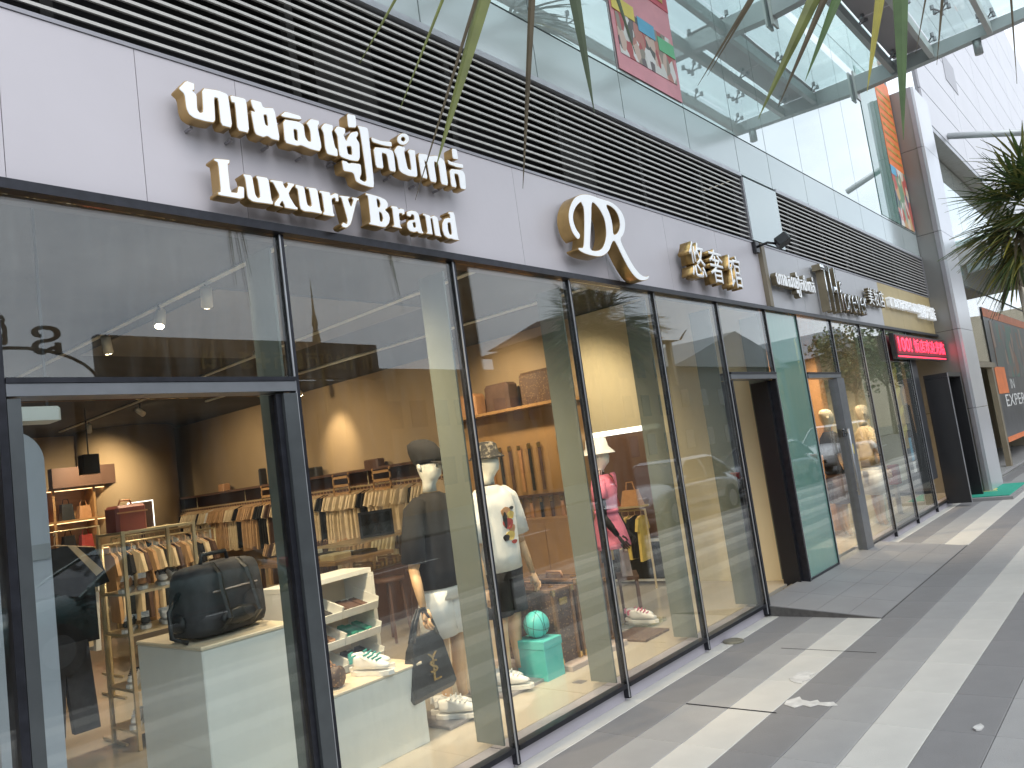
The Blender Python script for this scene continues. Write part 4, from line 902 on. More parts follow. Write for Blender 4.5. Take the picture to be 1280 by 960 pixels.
trunk(5.13,1.0,FZ+.046,R(-3),'brown printed trunk with brass corners, middle one of three',H=.58)
trunk(5.38,1.03,FZ+.046,R(-2),'brown printed trunk with brass corners, the one nearest the pink dress',L=.56,H=.50)
rg=MB().bbox(5.58,5.98,.50,.86,FZ+.001,FZ+.02,.004).build('printed_board','trunk_print'); tag(rg,'flat brown printed board on the floor right of the trunks','board')
gp=MB().bbox(5.98,6.32,.72,1.02,FZ+.001,FZ+.03,.004).build('shoe_plate','case_glass'); tag(gp,'thin glass plate under the pink sneakers','plinth')
pair('white and pink sneakers on the glass plate under the pink dress',6.14,.87,FZ+.031,R(195),'rubber_white','shoe_pink')
# plates + sneakers under the two mannequins
pl1=MB().bbox(3.46,3.92,.66,1.06,FZ+.001,FZ+.022,.004).build('base_plate','edge_trim'); tag(pl1,'square grey base plate of the mannequin in the black shirt','base plate')
pl2=MB().bbox(4.06,4.50,.70,1.10,FZ+.001,FZ+.022,.004).build('base_plate','edge_trim'); tag(pl2,'square grey base plate of the mannequin in the white T-shirt','base plate')
pair('white sneakers with dark heel tab on the plate under the white trousers',3.66,.80,FZ+.023,R(215),'rubber_white','rubber_white',.13,1.08)
pair('plain white sneakers under the mannequin in black shorts',4.24,.84,FZ+.023,R(215),'rubber_white','rubber_white',.13,1.08)

# ================================================================ mannequins (face -y locally)
def head(par,z0,m='mannequin_white',sc=1):
    rg=[(0,.015,z0,.050,.050),(0,.012,z0+.05,.047,.048),(0,-.004,z0+.085,.052,.062),(0,-.012,z0+.11,.062,.082),(0,-.010,z0+.15,.070,.092),(0,-.004,z0+.19,.075,.096),(0,.003,z0+.235,.074,.096),(0,.008,z0+.27,.066,.086),(0,.010,z0+.295,.048,.062),(0,.010,z0+.308,.020,.026)]
    b=MB().loft(rg,20)
    b.rings([[(-.012,-.098,z0+.150),(.012,-.098,z0+.150),(.010,-.085,z0+.15),(-.010,-.085,z0+.15)],[(-.006,-.105,z0+.165),(.006,-.105,z0+.165),(.006,-.085,z0+.165),(-.006,-.085,z0+.165)],[(-.004,-.097,z0+.205),(.004,-.097,z0+.205),(.003,-.088,z0+.205),(-.003,-.088,z0+.205)]])
    for sx in (-1,1): b.loft([(sx*.075,.01,z0+.155,.006,.014),(sx*.080,.012,z0+.175,.008,.018),(sx*.079,.014,z0+.20,.007,.016)],8)
    return b.build('head',m,par,True)
def hand(par,wr,dr,side,m='wood_hand'):
    """palm plus five curled fingers; wr wrist, dr pointing direction"""
    wr=Vector(wr); d=Vector(dr).normalized(); o_=Vector((side,0,0)); s_=d.cross(o_).normalized()   # s_: across the palm
    b=MB(); pal=wr+d*.085
    b.tube([wr,wr+d*.03,wr+d*.07,pal],[.022,.032,.036,.030],8,flat=.5)
    for k,(off,L_) in enumerate(((-.027,.062),(-.009,.072),(.009,.068),(.026,.052))):
        a=wr+d*.078+s_*off; bend=o_*-.35
        b.tube([a,a+d*L_*.45,a+d*L_*.8+bend*L_*.5,a+d*L_+bend*L_*1.1],[.0095,.009,.008,.006],6)
    t=wr+d*.025+s_*-.03
    b.tube([t,t+d*.03+s_*-.014,t+d*.06+s_*-.012-o_*.01],[.011,.010,.007],6)
    return b.build('hand',m,par,True)
def arm(par,sh,el,wr,side,m='wood_hand',hd=None):
    b=MB().tube([sh,Vector(sh).lerp(Vector(el),.5),el],[.046,.042,.036],10)
    b.build('upper_arm',m,par,True)
    sph(.036,12,8,el).build('elbow_joint',m,par,True)
    MB().tube([el,Vector(el).lerp(Vector(wr),.4),wr],[.035,.034,.022],10).build('forearm',m,par,True)
    hand(par,wr,hd or (Vector(wr)-Vector(el)),side,m)
def tee(par,m,z0=.88,z1=1.47,slv=.30,wide=1.0,nm_='shirt'):
    w_=wide
    b=MB().loft([(0,0,z0,.20*w_,.135),(0,-.002,z0+.12,.198*w_,.13),(0,-.004,z0+.28,.200*w_,.125),(0,-.006,z1-.16,.205*w_,.125),(0,0,z1-.06,.195*w_,.105),(0,.006,z1-.01,.13*w_,.08),(0,.01,z1+.015,.072,.062)],24,cap=(1,0))
    for sx in (-1,1):
        b.tube([(sx*.13*w_,0,z1-.045),(sx*.20*w_,-.002,z1-.10),(sx*(.245*w_),-.006,z1-.10-slv*.5),(sx*(.272*w_),-.008,z1-.10-slv)],[.060,.078,.080,.083],12)
    return b.build(nm_,m,par,True)
def legs(par,m,z0,z1,r0,r1,sp=.095,nm_='trousers',flat=.8):
    b=MB().loft([(0,0,z1-.02,.175,.125),(0,0,z1-.16,.19,.135)],20)
    for sx in (-1,1): b.loft([(sx*sp,0,z1-.10,.10,.115),(sx*sp,0,(z0+z1)/2,(r0+r1)/2,(r0+r1)/2*flat),(sx*sp,0,z0,r1,r1*flat)][::-1],16)
    return b.build(nm_,m,par,True)
# A: black T-shirt, white trousers, black cap
ma=thing('mannequin','white faced mannequin in black oversized T-shirt and wide white trousers with black cap','mannequin',(3.76,.88,FZ+.022),R(4))
head(ma,1.46); tee(ma,'cloth_black',.82,1.44,.33,.98)
legs(ma,'cloth_white',.50,.90,.115,.145)
for sx in (-1,1): MB().tube([(sx*.085,.0,.54),(sx*.085,.01,.36),(sx*.08,.015,.25),(sx*.075,.01,.10),(sx*.075,.0,.065)],[.058,.052,.050,.034,.032],10).build('lower_leg','wood_hand',ma,True)
arm(ma,(-.235,-.01,1.08),(-.285,-.02,.98),(-.34,-.12,.74),-1)
arm(ma,(.235,-.01,1.08),(.285,.0,.98),(.30,-.06,.74),1)
cp_=MB().loft([(0,.0,1.655,.083,.105),(0,.005,1.69,.100,.120),(0,.02,1.745,.108,.122),(-.02,.03,1.80,.090,.100),(0-.015,.04,1.825,.05,.055),(0-.015,.04,1.83,.02,.02)],18)
cp_.build('cap','cloth_black',ma,True)
MB().rings([[(-.07,-.09,1.66),(.07,-.09,1.66),(.055,-.165,1.64),(0,-.18,1.635),(-.055,-.165,1.64)],[(-.07,-.09,1.668),(.07,-.09,1.668),(.055,-.165,1.648),(0,-.18,1.643),(-.055,-.165,1.648)]]).build('cap_peak','cloth_black',ma)
for sx in (-1,1): ringtube(.022,.003,Matrix.Translation((sx*.034,-.115,1.625))@Matrix.Rotation(R(90),4,'X'),16).build('glasses_rim','white_lacquer',ma)
MB().tube([(-.012,-.117,1.628),(.012,-.117,1.628)],.0025,5).build('glasses_bridge','white_lacquer',ma)
# tote in its right hand
tt=thing('tote_bag','black leather tote with gold monogram hanging from the mannequin hand','bag',(3.37,.70,.0),R(8))
zb=.33
tt.scale=(1.15,1,1)
MB().rings([[(-.17,-.035,zb),(.17,-.035,zb),(.17,.035,zb),(-.17,.035,zb)],[(-.185,-.05,zb+.03),(.185,-.05,zb+.03),(.185,.05,zb+.03),(-.185,.05,zb+.03)],[(-.13,-.03,zb+.30),(.13,-.03,zb+.30),(.13,.03,zb+.30),(-.13,.03,zb+.30)],[(-.10,-.012,zb+.37),(.10,-.012,zb+.37),(.10,.012,zb+.37),(-.10,.012,zb+.37)]]).build('bag_body','leather_black',tt)
for sy in (-1,1): MB().tube([(-.105,sy*.016,zb+.34),(-.06,sy*.012,zb+.46),(-.02,sy*.01,zb+.52),(.02,sy*.01,zb+.52),(.06,sy*.012,zb+.46),(.105,sy*.016,zb+.34)],.016,6,flat=.35).build('handle','leather_black',tt,True)
for t_,a,b_,c,e in (('Y',-.045,.035,.19,.26),('S',-.035,.03,.14,.215),('L',-.015,.05,.09,.17)):
    obj('monogram_letter',settle(text_mesh(t_,a,b_,zb+c,zb+e,-.0525+.0,-.0595),'brass'),tt)
# B: white T-shirt with print, black shorts, patterned bucket hat
mb_=thing('mannequin','mannequin in white printed T-shirt and black shorts with patterned bucket hat','mannequin',(4.41,.92,FZ+.022),R(6))
head(mb_,1.44); tee(mb_,'cloth_white',.80,1.42,.28,1.05)
legs(mb_,'cloth_black',.48,.90,.11,.125,nm_='shorts')
for sx in (-1,1): MB().tube([(sx*.095,.0,.52),(sx*.09,.005,.42),(sx*.085,.012,.28),(sx*.08,.005,.12),(sx*.08,.0,.065)],[.062,.055,.050,.034,.032],10).build('lower_leg','wood_hand',mb_,True)
arm(mb_,(-.25,-.01,1.10),(-.30,-.015,.97),(-.31,-.07,.72),-1); arm(mb_,(.25,-.01,1.10),(.305,0,.97),(.325,-.06,.72),1)
MB().loft([(0,-.002,1.640,.125,.145),(0,-.002,1.648,.122,.142),(0,0,1.68,.086,.108),(0,.004,1.745,.080,.098),(0,.008,1.765,.06,.075),(0,.01,1.77,.02,.025)],20).build('bucket_hat','hat_print',mb_,True)
fr=MB()
def shirt_blob(fr,u,v,ru,rv,mi):
    pts=[(u+ru*math.cos(t)*(1+.15*math.sin(3*t)),v+rv*math.sin(t)) for t in [2*math.pi*k/12 for k in range(12)]]
    n=len(pts); 
    def onb(x,z,o): return (x,-(.128*math.sqrt(max(.05,1-(x/.215)**2)))-.004-o,z)
    fr.rings([[onb(x,z,-.002) for x,z in pts],[onb(x,z,.0025+.0008*mi) for x,z in pts]],mi)
for u,v,ru,rv,mi in ((-.02,1.22,.055,.045,0),(.035,1.20,.05,.03,1),(-.01,1.14,.06,.04,2),(.03,1.10,.045,.035,0),(.0,1.05,.055,.035,1),(-.045,1.17,.02,.06,3),(-.055,1.04,.03,.025,3),(.04,1.00,.04,.014,2),(.06,1.25,.03,.012,3)): shirt_blob(fr,u,v,ru,rv,mi)
fr.build('shirt_print',['leather_tan','cloth_yellow','cloth_red','cloth_black'],mb_)
# C: pink dress on a pole
mc=thing('mannequin','black mannequin in pink short dress with cream bucket hat on a thin pole','mannequin',(6.05,1.02,FZ),R(22))
head(mc,1.38,'mannequin_white'); 
MB().loft([(0,.012,1.34,.05,.05),(0,.012,1.46,.047,.047)],14).build('neck','cloth_black',mc,True)
db=MB().loft([(0,0,.72,.235,.175),(0,0,.78,.225,.168),(0,0,.90,.19,.145),(0,0,1.02,.135,.105),(0,0,1.05,.132,.102),(0,0,1.12,.15,.11),(0,-.01,1.25,.18,.12),(0,0,1.34,.165,.095),(0,.005,1.385,.10,.07)],28)
for i in range(len(db.v)):
    x,y_,z=db.v[i]
    if z<1.0: 
        a=math.atan2(y_,x); f_=1+.05*math.sin(a*9)*(1.0-z)/.28; db.v[i]=(x*f_,y_*f_,z)
for sx in (-1,1): db.tube([(sx*.13,0,1.34),(sx*.19,0,1.27),(sx*.215,-.01,1.17)],[.055,.07,.078],12)
db.build('dress','cloth_pink',mc,True)
MB().loft([(0,0,1.030,.142,.112),(0,0,1.065,.142,.112)],24).build('waist_belt','cloth_pink',mc,True)
MB().rings([[(-.07,-.118,1.36),(0,-.128,1.26),(.07,-.118,1.36),(.09,-.10,1.385),(-.09,-.10,1.385)],[(-.07,-.126,1.365),(0,-.138,1.255),(.07,-.126,1.365),(.10,-.108,1.395),(-.10,-.108,1.395)]]).build('collar','cloth_pink',mc)
arm(mc,(-.21,-.01,1.18),(-.25,-.02,1.02),(-.22,-.12,.84),-1,'cloth_black'); arm(mc,(.21,-.01,1.18),(.25,-.02,1.02),(.22,-.12,.84),1,'cloth_black')
MB().tube([(0,.02,.008),(0,.02,.80)],.011,8).build('pole','alu_light',mc,True)
MB().loft([(0,.02,.0015,.13,.13),(0,.02,.009,.13,.13)],24).build('pole_foot','alu_light',mc)
MB().loft([(0,-.002,1.575,.150,.165),(0,-.002,1.582,.147,.162),(0,0,1.64,.090,.110),(0,.004,1.72,.080,.096),(0,.008,1.735,.05,.065),(0,.01,1.738,.02,.025)],20).build('bucket_hat','cloth_white',mc,True)
hb=thing('handbag','pale grey handbag standing on a stand beside the pink dress','bag',(6.36,1.10,.50),R(35))
MB().rings([[(-.15,-.05,0),(.15,-.05,0),(.15,.05,0),(-.15,.05,0)],[(-.13,-.035,.22),(.13,-.035,.22),(.13,.035,.22),(-.13,.035,.22)]]).build('bag_body','leather_grey',hb)
MB().tube([(-.08,0,.215),(-.06,0,.31),(.06,0,.31),(.08,0,.215)],.008,6).build('handle','leather_grey',hb,True)
hs=thing('bag_stand','dark stand with thin legs under the pale grey handbag','stand',(6.36,1.10,FZ),R(35))
MB().box(-.2,.2,-.1,.1,.385,.412).build('stand_top','wood_dark',hs)
for sx in (-1,1):
    for sy in (-1,1): MB().box(sx*.18-.01,sx*.18+.01,sy*.08-.01,sy*.08+.01,.001,.384).build('leg','wood_dark',hs)

# gold shoe shelf behind the door
gs_=thing('shoe_shelf','tall gold framed open shelf holding shoes behind the left door','shelf',(2.42,2.65,FZ))
for x,y in ((0,0),(.52,0),(0,.42),(.52,.42)): MB().box(x-.012,x+.012,y-.012,y+.012,.0015,1.50).build('post','gold_metal',gs_)
SZ=(.12,.40,.78,1.06,1.49)
for z in SZ: MB().box(-.013,.533,-.013,.433,z-.012,z+.004).build('shelf','gold_metal',gs_)
def put(x,y,z): return (2.42+x,2.65+y,FZ+z+.005)
sc_=[('rubber_white','rubber_white'),('rubber_white','cloth_black'),('cloth_charcoal','rubber_white'),('leather_tan','rubber_white')]
for i,z in enumerate(SZ[:-1]):
    for k in range(2):
        u,a=sc_[(i+k*2)%4]
        pair('%s shoes on the %s board of the gold shelf, %s'%({'rubber_white':'white','cloth_charcoal':'dark','leather_tan':'tan'}[u],['bottom','second','third','fourth'][i],['left pair','right pair'][k]),*put(.14+.25*k,.2,z),R(150+20*k),u,a,.10,.9)
rbx=thing('suitcase','small square red brown case on top of the gold shelf','suitcase',put(.12,.2,1.49),R(10))
MB().bbox(-.12,.12,-.08,.08,0.001,.19,.02).build('case_body','red_box',rbx); MB().tube([(-.05,-.0,.19),(-.04,0,.225),(.04,0,.225),(.05,0,.19)],.008,6).build('handle','leather_tan',rbx,True)
MB().box(-.12,.12,-.086,-.081,.13,.14).build('trim','leather_tan',rbx)
# clothes racks in the middle of the shop
def rack(x0,x1,y,lab,cols,z=1.42):
    t=thing('clothes_rack',lab,'clothes rack')
    for x in (x0,x1):
        MB().tube([(x,y,FZ+.02),(x,y,z)],.012,8).build('post','gold_metal',t,True)
        MB().tube([(x,y-.25,FZ+.014),(x,y+.25,FZ+.014)],.012,6).build('foot','gold_metal',t)
    MB().tube([(x0,y,z),(x1,y,z)],.012,8).build('rail','gold_metal',t,True)
    n=int((x1-x0-.1)/.075)
    for k in range(n):
        c=cols[k%len(cols)]
        hang(x0+.07+k*.075,y,z-.015,R(90),c,'%s garment, '+ordn(k+1)+' from the left on the '+lab.split(' with')[0],'%s garments on the '+lab.split(' with')[0],.95)
rack(1.95,3.05,4.6,'gold clothes rack at the left with cream and black shirts',['cloth_cream','cloth_white','cloth_cream','cloth_black','cloth_cream','cloth_white','cloth_black'])
rack(3.45,4.7,5.6,'gold clothes rack in the middle with pale and dark shirts',['cloth_tan','cloth_cream','cloth_black','cloth_cream','cloth_brown'])
rack(4.6,6.0,8.2,'gold clothes rack deep in the shop with mixed shirts',['cloth_cream','cloth_black','cloth_white','cloth_tan'])
js=thing('jersey','black sports jersey with cream shoulder bands hung facing the door','shirt',(2.12,3.05,1.62))
o=obj('jersey_body',shirt_mesh('jersey_body','cloth_black',.66,.62,.26,.05),js)
for sx in (-1,1): MB().prism([(sx*.07,-.080),(sx*.13,-.098),(sx*.30,-.30),(sx*.25,-.33)],-.034,-.026,'y').build('shoulder_band','cloth_cream',js)
MB().tube([(0,-.0,0),(0,.0,.03)],.004,5).build('hook','gold_metal',js)
jr=thing('jersey_stand','gold stand that carries the black jersey behind the door','stand',(2.12,3.05,FZ))
MB().tube([(-.35,0,.014),(-.35,0,1.56),(.30,0,1.56),(.30,0,.014)],.011,8).build('frame','gold_metal',jr,True)
for x in (-.35,.30): MB().tube([(x,-.2,.014),(x,.2,.014)],.011,6).build('foot','gold_metal',jr)
jp=obj('trousers',MB().prism([(-.16,0),(.16,0),(.2,-.62),(.03,-.62),(0,-.2),(-.03,-.62),(-.2,-.62)],-.03,.03,'y').mesh('trousers','cloth_charcoal'),None,(2.12,3.05,.86)); tag(jp,'dark trousers hanging under the black jersey','trousers')
# glass display counter
dc=thing('display_counter','glass topped jewellery counter deep in the shop behind the capped mannequin','counter',(5.35,3.9,FZ),R(12))
MB().bbox(0,1.3,0,.55,.001,.62,.01).build('counter_base','wood_dark',dc)
MB().box(0,1.3,0,.01,.622,.95).build('glass_front','case_glass',dc); MB().box(0,.01,.012,.54,.622,.95).build('glass_side','case_glass',dc)
MB().box(-.01,1.31,-.01,.56,.952,.975).build('glass_top_frame','gold_metal',dc)
q=MB()
for k in range(16): q.bbox(.05+.075*k,.10+.075*k,.10,.2+.2*(k%2),.6215,.66+.03*(k%3),.004)
q.build('jewellery_trays','brass',dc)
for k,(x,y) in enumerate(((5.2,3.2),(5.75,3.3))):
    t=thing('bar_stool','dark wooden stool before the glass counter, %s one'%['left','right'][k],'stool',(x,y,FZ),R(10+20*k))
    MB().loft([(0,0,.60,.17,.17),(0,0,.635,.17,.17)],18).build('seat','wood_dark',t,True)
    for a in range(4): MB().tube([(.12*math.cos(a*1.571+.78),.12*math.sin(a*1.571+.78),.60),(.18*math.cos(a*1.571+.78),.18*math.sin(a*1.571+.78),.012)],.014,6).build('leg','wood_dark',t)
pf=thing('picture_frame','framed dark photograph leaning on the glass counter','picture',(5.95,4.2,1.061),R(-30))
MB().box(-.2,.2,-.01,.01,0.0,.30).build('frame','plastic_black',pf); MB().box(-.17,.17,-.015,-.0105,.03,.27).build('photo','screen_black',pf)
MB().box(-.02,.02,.011,.10,0,.012).build('foot','plastic_black',pf)
ct=thing('shop_table','low dark table with folded clothes in front of the clothes row','table',(6.6,6.2,FZ))
MB().bbox(-.5,.5,-.9,.9,.62,.67,.01).build('table_top','wood_shelf',ct)
for sx in (-1,1):
    for sy in (-1,1): MB().box(sx*.45-.02,sx*.45+.02,sy*.85-.02,sy*.85+.02,.001,.618).build('leg','wood_dark',ct)
for k in range(8):
    m=['cloth_cream','cloth_black','cloth_tan','cloth_white'][k%4]
    o=MB().bbox(6.2+.45*(k%2),6.5+.45*(k%2),5.45+.42*(k//2),5.75+.42*(k//2),FZ+.6715,FZ+.70+.05*rnd.random(),.012).build('folded_clothes',m); tag(o,'folded %s clothes, %s pile from the near end of the dark table, %s side'%(nm[m],ordn(k//2+1),['left','right'][k%2]),'clothes','%s folded clothes on the table'%nm[m])
# security gate, air curtain, wall speaker, mirror
sgt=thing('security_gate','grey blue anti theft gate panel with rounded top just inside the left door','security gate',(0,0,0))
pts=[(1.0,.0),(1.0,2.0)]+[(1.09+.13*math.sin(R(a)),1.87+.13*math.cos(R(a))) for a in range(-10,91,12)]+[(1.22,.0)]
MB().prism([(x-.02,z+FZ) for x,z in pts],.42,.48,'y').build('panel','plastic_grey',sgt)
MB().box(1.01,1.195,.412,.419,1.56,1.62).build('band','alu_light',sgt)
ac=thing('air_curtain','white air curtain box above the left door inside','air curtain',(0,0,0))
MB().bbox(1.02,1.29,.45,.60,2.125,2.185,.01).build('housing','white_lacquer',ac)
MB().box(1.25,1.26,.5,.51,2.187,3.41).build('hanger','plastic_black',ac)
sp_=thing('loudspeaker','black loudspeaker hanging at the back above the shelving','speaker',(4.9,9.5,2.55))
MB().bbox(-.12,.12,-.1,.1,-.15,.15,.01).build('cabinet','plastic_black',sp_); MB().tube([(0,0,.15),(0,0,.86)],.01,5).build('hanger','plastic_black',sp_)
mr=thing('lit_mirror','small mirror with glowing white frame at the back of the shop','mirror',(6.55,11.6,1.45),R(-20))
MB().box(-.2,.2,0,.03,0,.46).build('mirror_glass','wall_brown',mr)
for a in ((-.215,-.2,0,.47),(.2,.215,0,.47)): MB().box(a[0],a[1],-.01,.03,a[2],a[3]).build('light_frame','lamp_white',mr)
MB().box(-.215,.215,-.01,.03,.471,.486).build('light_frame','lamp_white',mr); MB().box(-.03,.03,0.0,.03,-1.36,-.001).build('mirror_post','wood_dark',mr)

# ================================================================ SECOND AND THIRD SHOPS
r2=thing('second_shop_room','beige lit room of the second clothes shop','room')
MB().box(8.23,16,.21,6.5,-.02,FZ).build('shop_floor','shop_floor',r2)
MB().box(8.23,16,.125,6.5,3.42,3.5).build('shop_ceiling','ceiling_panel',r2)
MB().box(8.23,16,5.0,5.1,FZ,3.41).build('rear_wall','wall_tan',r2)
MB().box(12.42,12.52,.40,4.98,FZ,3.45).build('party_wall','wall_cream',r2)
MB().box(9.7,9.95,2.0,2.25,FZ,3.41).build('room_column','wall_cream',r2)
for k,x in enumerate((10.3,11.0,11.7)): MB().box(x,x+.22,.8,.95,FZ,3.41).build('curtain_post','leather_tan',r2)
for x,y,a in ((9.6,1.0,(.3,.3,-1.5)),(11.0,.5,(.12,.1,-1.5)),(13.6,1.6,(0,.3,-1.5)),(15.0,1.5,(0,.3,-1.5))): lamp(x,y,aim=a,e=120,cone=100,lab='ceiling spot lamp in the shops beyond the film window, over x%d'%round(x) if 0 else 'ceiling spot lamp %s'%{9.6:'behind the closed glass door',11.0:'over the mannequin in the pale dress, added to brighten the window figures',13.6:'over the gold shop poster window',15.0:'beside the black door box'}[x])  # spot over the pale dress is added to make the mannequins show
def simple_mann(lab,x,y,rz,body,low,nm1='dress'):
    t=thing('mannequin',lab,'mannequin',(x,y,FZ),rz)
    head(t,1.45,'cream_top'); tee(t,body,.86,1.43,.20,.92,'top'); legs(t,low,.45,.90,.12,.15,nm_='skirt')
    for sx in (-1,1): MB().tube([(sx*.09,0,.5),(sx*.085,.005,.28),(sx*.08,0,.09),(sx*.08,-.03,.02)],[.05,.045,.03,.03],8).build('lower_leg','wood_hand',t,True)
    arm(t,(-.22,-.01,1.2),(-.27,0,1.02),(-.26,-.08,.80),-1); arm(t,(.22,-.01,1.2),(.27,0,1.02),(.26,-.08,.80),1)
    return t
simple_mann('tan mannequin in black top behind the closed glass door',11.15,.60,R(40),'cloth_black','cloth_brown')
simple_mann('mannequin in pale cream dress right of the grey door stile',12.05,.38,R(40),'cloth_cream','cloth_white')
fe=MB().bbox(13.15,13.35,.35,.5,.55,.85,.01).build('red_notice_box','cloth_red'); tag(fe,'small red box fixed behind the window left of the poster figure','box')
fs=MB().box(13.2,13.3,.4,.45,FZ+.001,.549).build('box_post','alu_light'); tag(fs,'thin grey post under the small red box','post')
# poster strips behind the gold shop glass
wp=thing('window_poster','window poster strips with gold curls, red lanterns and a figure in dark clothes','poster',(0,.06,0))
MB().box(12.6,14.4,0,.008,.5,2.9).build('poster_sheet','poster_dark',wp)
MB().box(12.78,13.0,-.006,-.001,1.1,2.7).build('gold_strip','poster_gold',wp); MB().box(13.35,13.55,-.006,-.001,1.3,2.75).build('gold_strip','leather_tan',wp)
MB().box(12.66,12.95,-.011,-.0065,2.45,2.85).build('lantern','poster_red',wp); MB().box(13.3,13.55,-.011,-.0065,2.5,2.85).build('lantern','poster_red',wp)
cu_=MB()
for k in range(5): cu_.prism([(12.76,1.25+k*.3),(13.02,1.38+k*.3),(13.02,1.46+k*.3),(12.80,1.40+k*.3)],-.010,-.0065,'y')
cu_.build('gold_curl','poster_yellow',wp)
MB().prism([(13.05,.7),(13.45,.7),(13.5,1.3),(13.42,1.75),(13.12,1.75),(13.02,1.3)],-.008,-.0015,'y').build('figure_clothes','cloth_black',wp)
MB().prism([(13.18,1.78),(13.36,1.78),(13.40,1.95),(13.27,2.05),(13.15,1.95)],-.008,-.0015,'y').build('figure_face','leather_tan',wp)
MB().box(12.98,13.12,-.010,-.0085,.9,1.25).build('figure_card','poster_blue',wp); MB().box(12.98,13.12,-.010,-.0085,.72,.88).build('figure_card','paint_white',wp)
cr2=MB().prism([(8.25,1.35),(8.36,1.5),(8.42,1.75),(8.50,1.5),(8.62,1.35)],.016,.020,'y').box(8.25,8.62,.016,.020,1.24,1.32); o=cr2.build('window_emblem','poster_gold'); tag(o,'gold crown shaped emblem on the green film window','emblem')

# ================================================================ PALMS
def leaf(b,base,tip,wd,droop=.0,mi=0,n=7,ref=None,fold=.25):
    base=Vector(base); tip=Vector(tip); d=tip-base; L=d.length
    side_=d.cross(ref or Vector((0,0,1)))
    if side_.length<1e-4: side_=Vector((1,0,0))
    side_.normalize(); nrm=side_.cross(d).normalized()
    vs=[]
    for i in range(n+1):
        t=i/n; p=base+d*t+Vector((0,0,-droop*L*t*t)); ww=wd/2*(min(1,.35+t*2.2) if t<.3 else 1)*(1-max(0,(t-.5)/.5)**1.6)+.001
        vs += [p-side_*ww+nrm*ww*fold, p-nrm*ww*.18, p+side_*ww+nrm*ww*fold, p+nrm*.002*0+nrm*.003]
    fs=[]
    for i in range(n):
        for k in range(4):
            j=(k+1)%4; fs.append((i*4+k,i*4+j,i*4+4+j,i*4+4+k))
    fs += [(3,2,1,0),(n*4,n*4+1,n*4+2,n*4+3)]
    b.add(vs,fs,mi)
tp=thing('fan_palm','tall palm with long drooping leaf blades hanging in from above the picture','palm',(6.95,-3.25,0))
off=Vector((-6.95,3.25,0))
LM=['leaf_dark','leaf_olive','leaf_yellow','leaf_brown','leaf_green']
C0=Vector((0,-3.106,1.68))
def toward(P,k): return C0+(Vector(P)-C0)*k
LEAVES=[((3.63,-1.06,5.89),(2.89,.11,4.08),.022,1,.76),((3.63,-1.06,5.89),(3.04,-.02,3.79),.018,1,.76),((3.66,-1.1,5.88),(3.17,-.12,3.43),.085,1,.76),((3.6,-1.03,5.89),(3.49,-.48,3.24),.036,3,.76),((3.54,-.96,5.91),(3.77,-.86,3.62),.070,0,.76),((3.54,-.96,5.91),(3.92,-1.1,3.92),.034,0,.76),((3.66,-1.1,5.88),(3.09,0,3.26),.016,3,.76),
((5.0,-2.66,5.6),(4.15,-1.34,3.69),.026,3,1),((5.0,-2.66,5.6),(4.19,-1.39,3.74),.022,3,1),((5.09,-2.77,5.58),(4.37,-1.57,3.45),.075,1,1),((5.09,-2.77,5.58),(4.44,-1.67,3.5),.042,3,1),((5.09,-2.77,5.58),(4.55,-1.81,3.63),.066,4,1),((5.0,-2.66,5.6),(4.78,-2.07,3.52),.062,2,1),((4.91,-2.56,5.62),(4.92,-2.18,3.22),.080,4,1),((5.17,-2.87,5.56),(5.04,-2.4,3.62),.026,3,1),((5.21,-2.91,5.55),(4.96,-2.32,3.7),.018,3,1),((5.27,-2.98,5.54),(5.34,-2.73,3.45),.020,3,1)]
rl=random.Random(2)
for a,b_,wd,mi,k in LEAVES:
    m=MB(); leaf(m,toward(a,k)+off,toward(b_,k)+off,wd*k*1.25,0.0,0,9,Vector((.76,.64+rl.uniform(-.5,.3),.1))); m.build('leaf_blade',LM[mi],tp)
ca=toward((3.6,-1.03,5.89),.76); cb=Vector((5.03,-2.7,5.59))
rnd=random.Random(11)
for c,aim,nn in ((ca,Vector((-.6,.9,.2)),26),(cb,Vector((-.3,.5,.4)),30)):      # rest of the two fans, above the frame
    m=MB()
    for k in range(nn):
        a=rnd.uniform(0,2*math.pi); e=rnd.uniform(.15,1.1); d=Vector((math.cos(a)*math.cos(e),math.sin(a)*math.cos(e),math.sin(e)))
        L_=rnd.uniform(.7,1.2); leaf(m,c+off,c+off+d*L_,.05,.12,rnd.randrange(5),7)
    m.build('leaf_fan',LM,tp)
crn=Vector((6.9,-3.25,6.25))
for c in (ca,cb): MB().tube([crn+off,(crn+c)/2+off+Vector((0,0,.35)),c+off],[.03,.022,.016],6).build('leaf_stalk','leaf_olive',tp,True)
for q in range(9):
    a=q*.72+.5; c=crn+Vector((math.cos(a)*1.1,math.sin(a)*1.1,.5+.3*math.sin(q*2)))
    if c.y>-2.3 and c.x<5.5: continue
    m=MB(); m.tube([crn+off,(crn+c)/2+off+Vector((0,0,.2)),c+off],[.03,.02,.014],5,1)
    for k in range(26):
        t=rnd.uniform(-1.3,1.3); d=(Vector((math.cos(a+t),math.sin(a+t),rnd.uniform(-.6,.35)))).normalized()
        leaf(m,c+off,c+off+d*rnd.uniform(.7,1.05),.045,.25,rnd.randrange(5),6)
    m.build('leaf_fan',LM,tp)
MB().tube([(0,0,-.15),(.04,0,2.0),(0,0,4.2),(0,0,6.15)],[.13,.11,.10,.10],12).build('trunk','trunk_bark',tp,True)
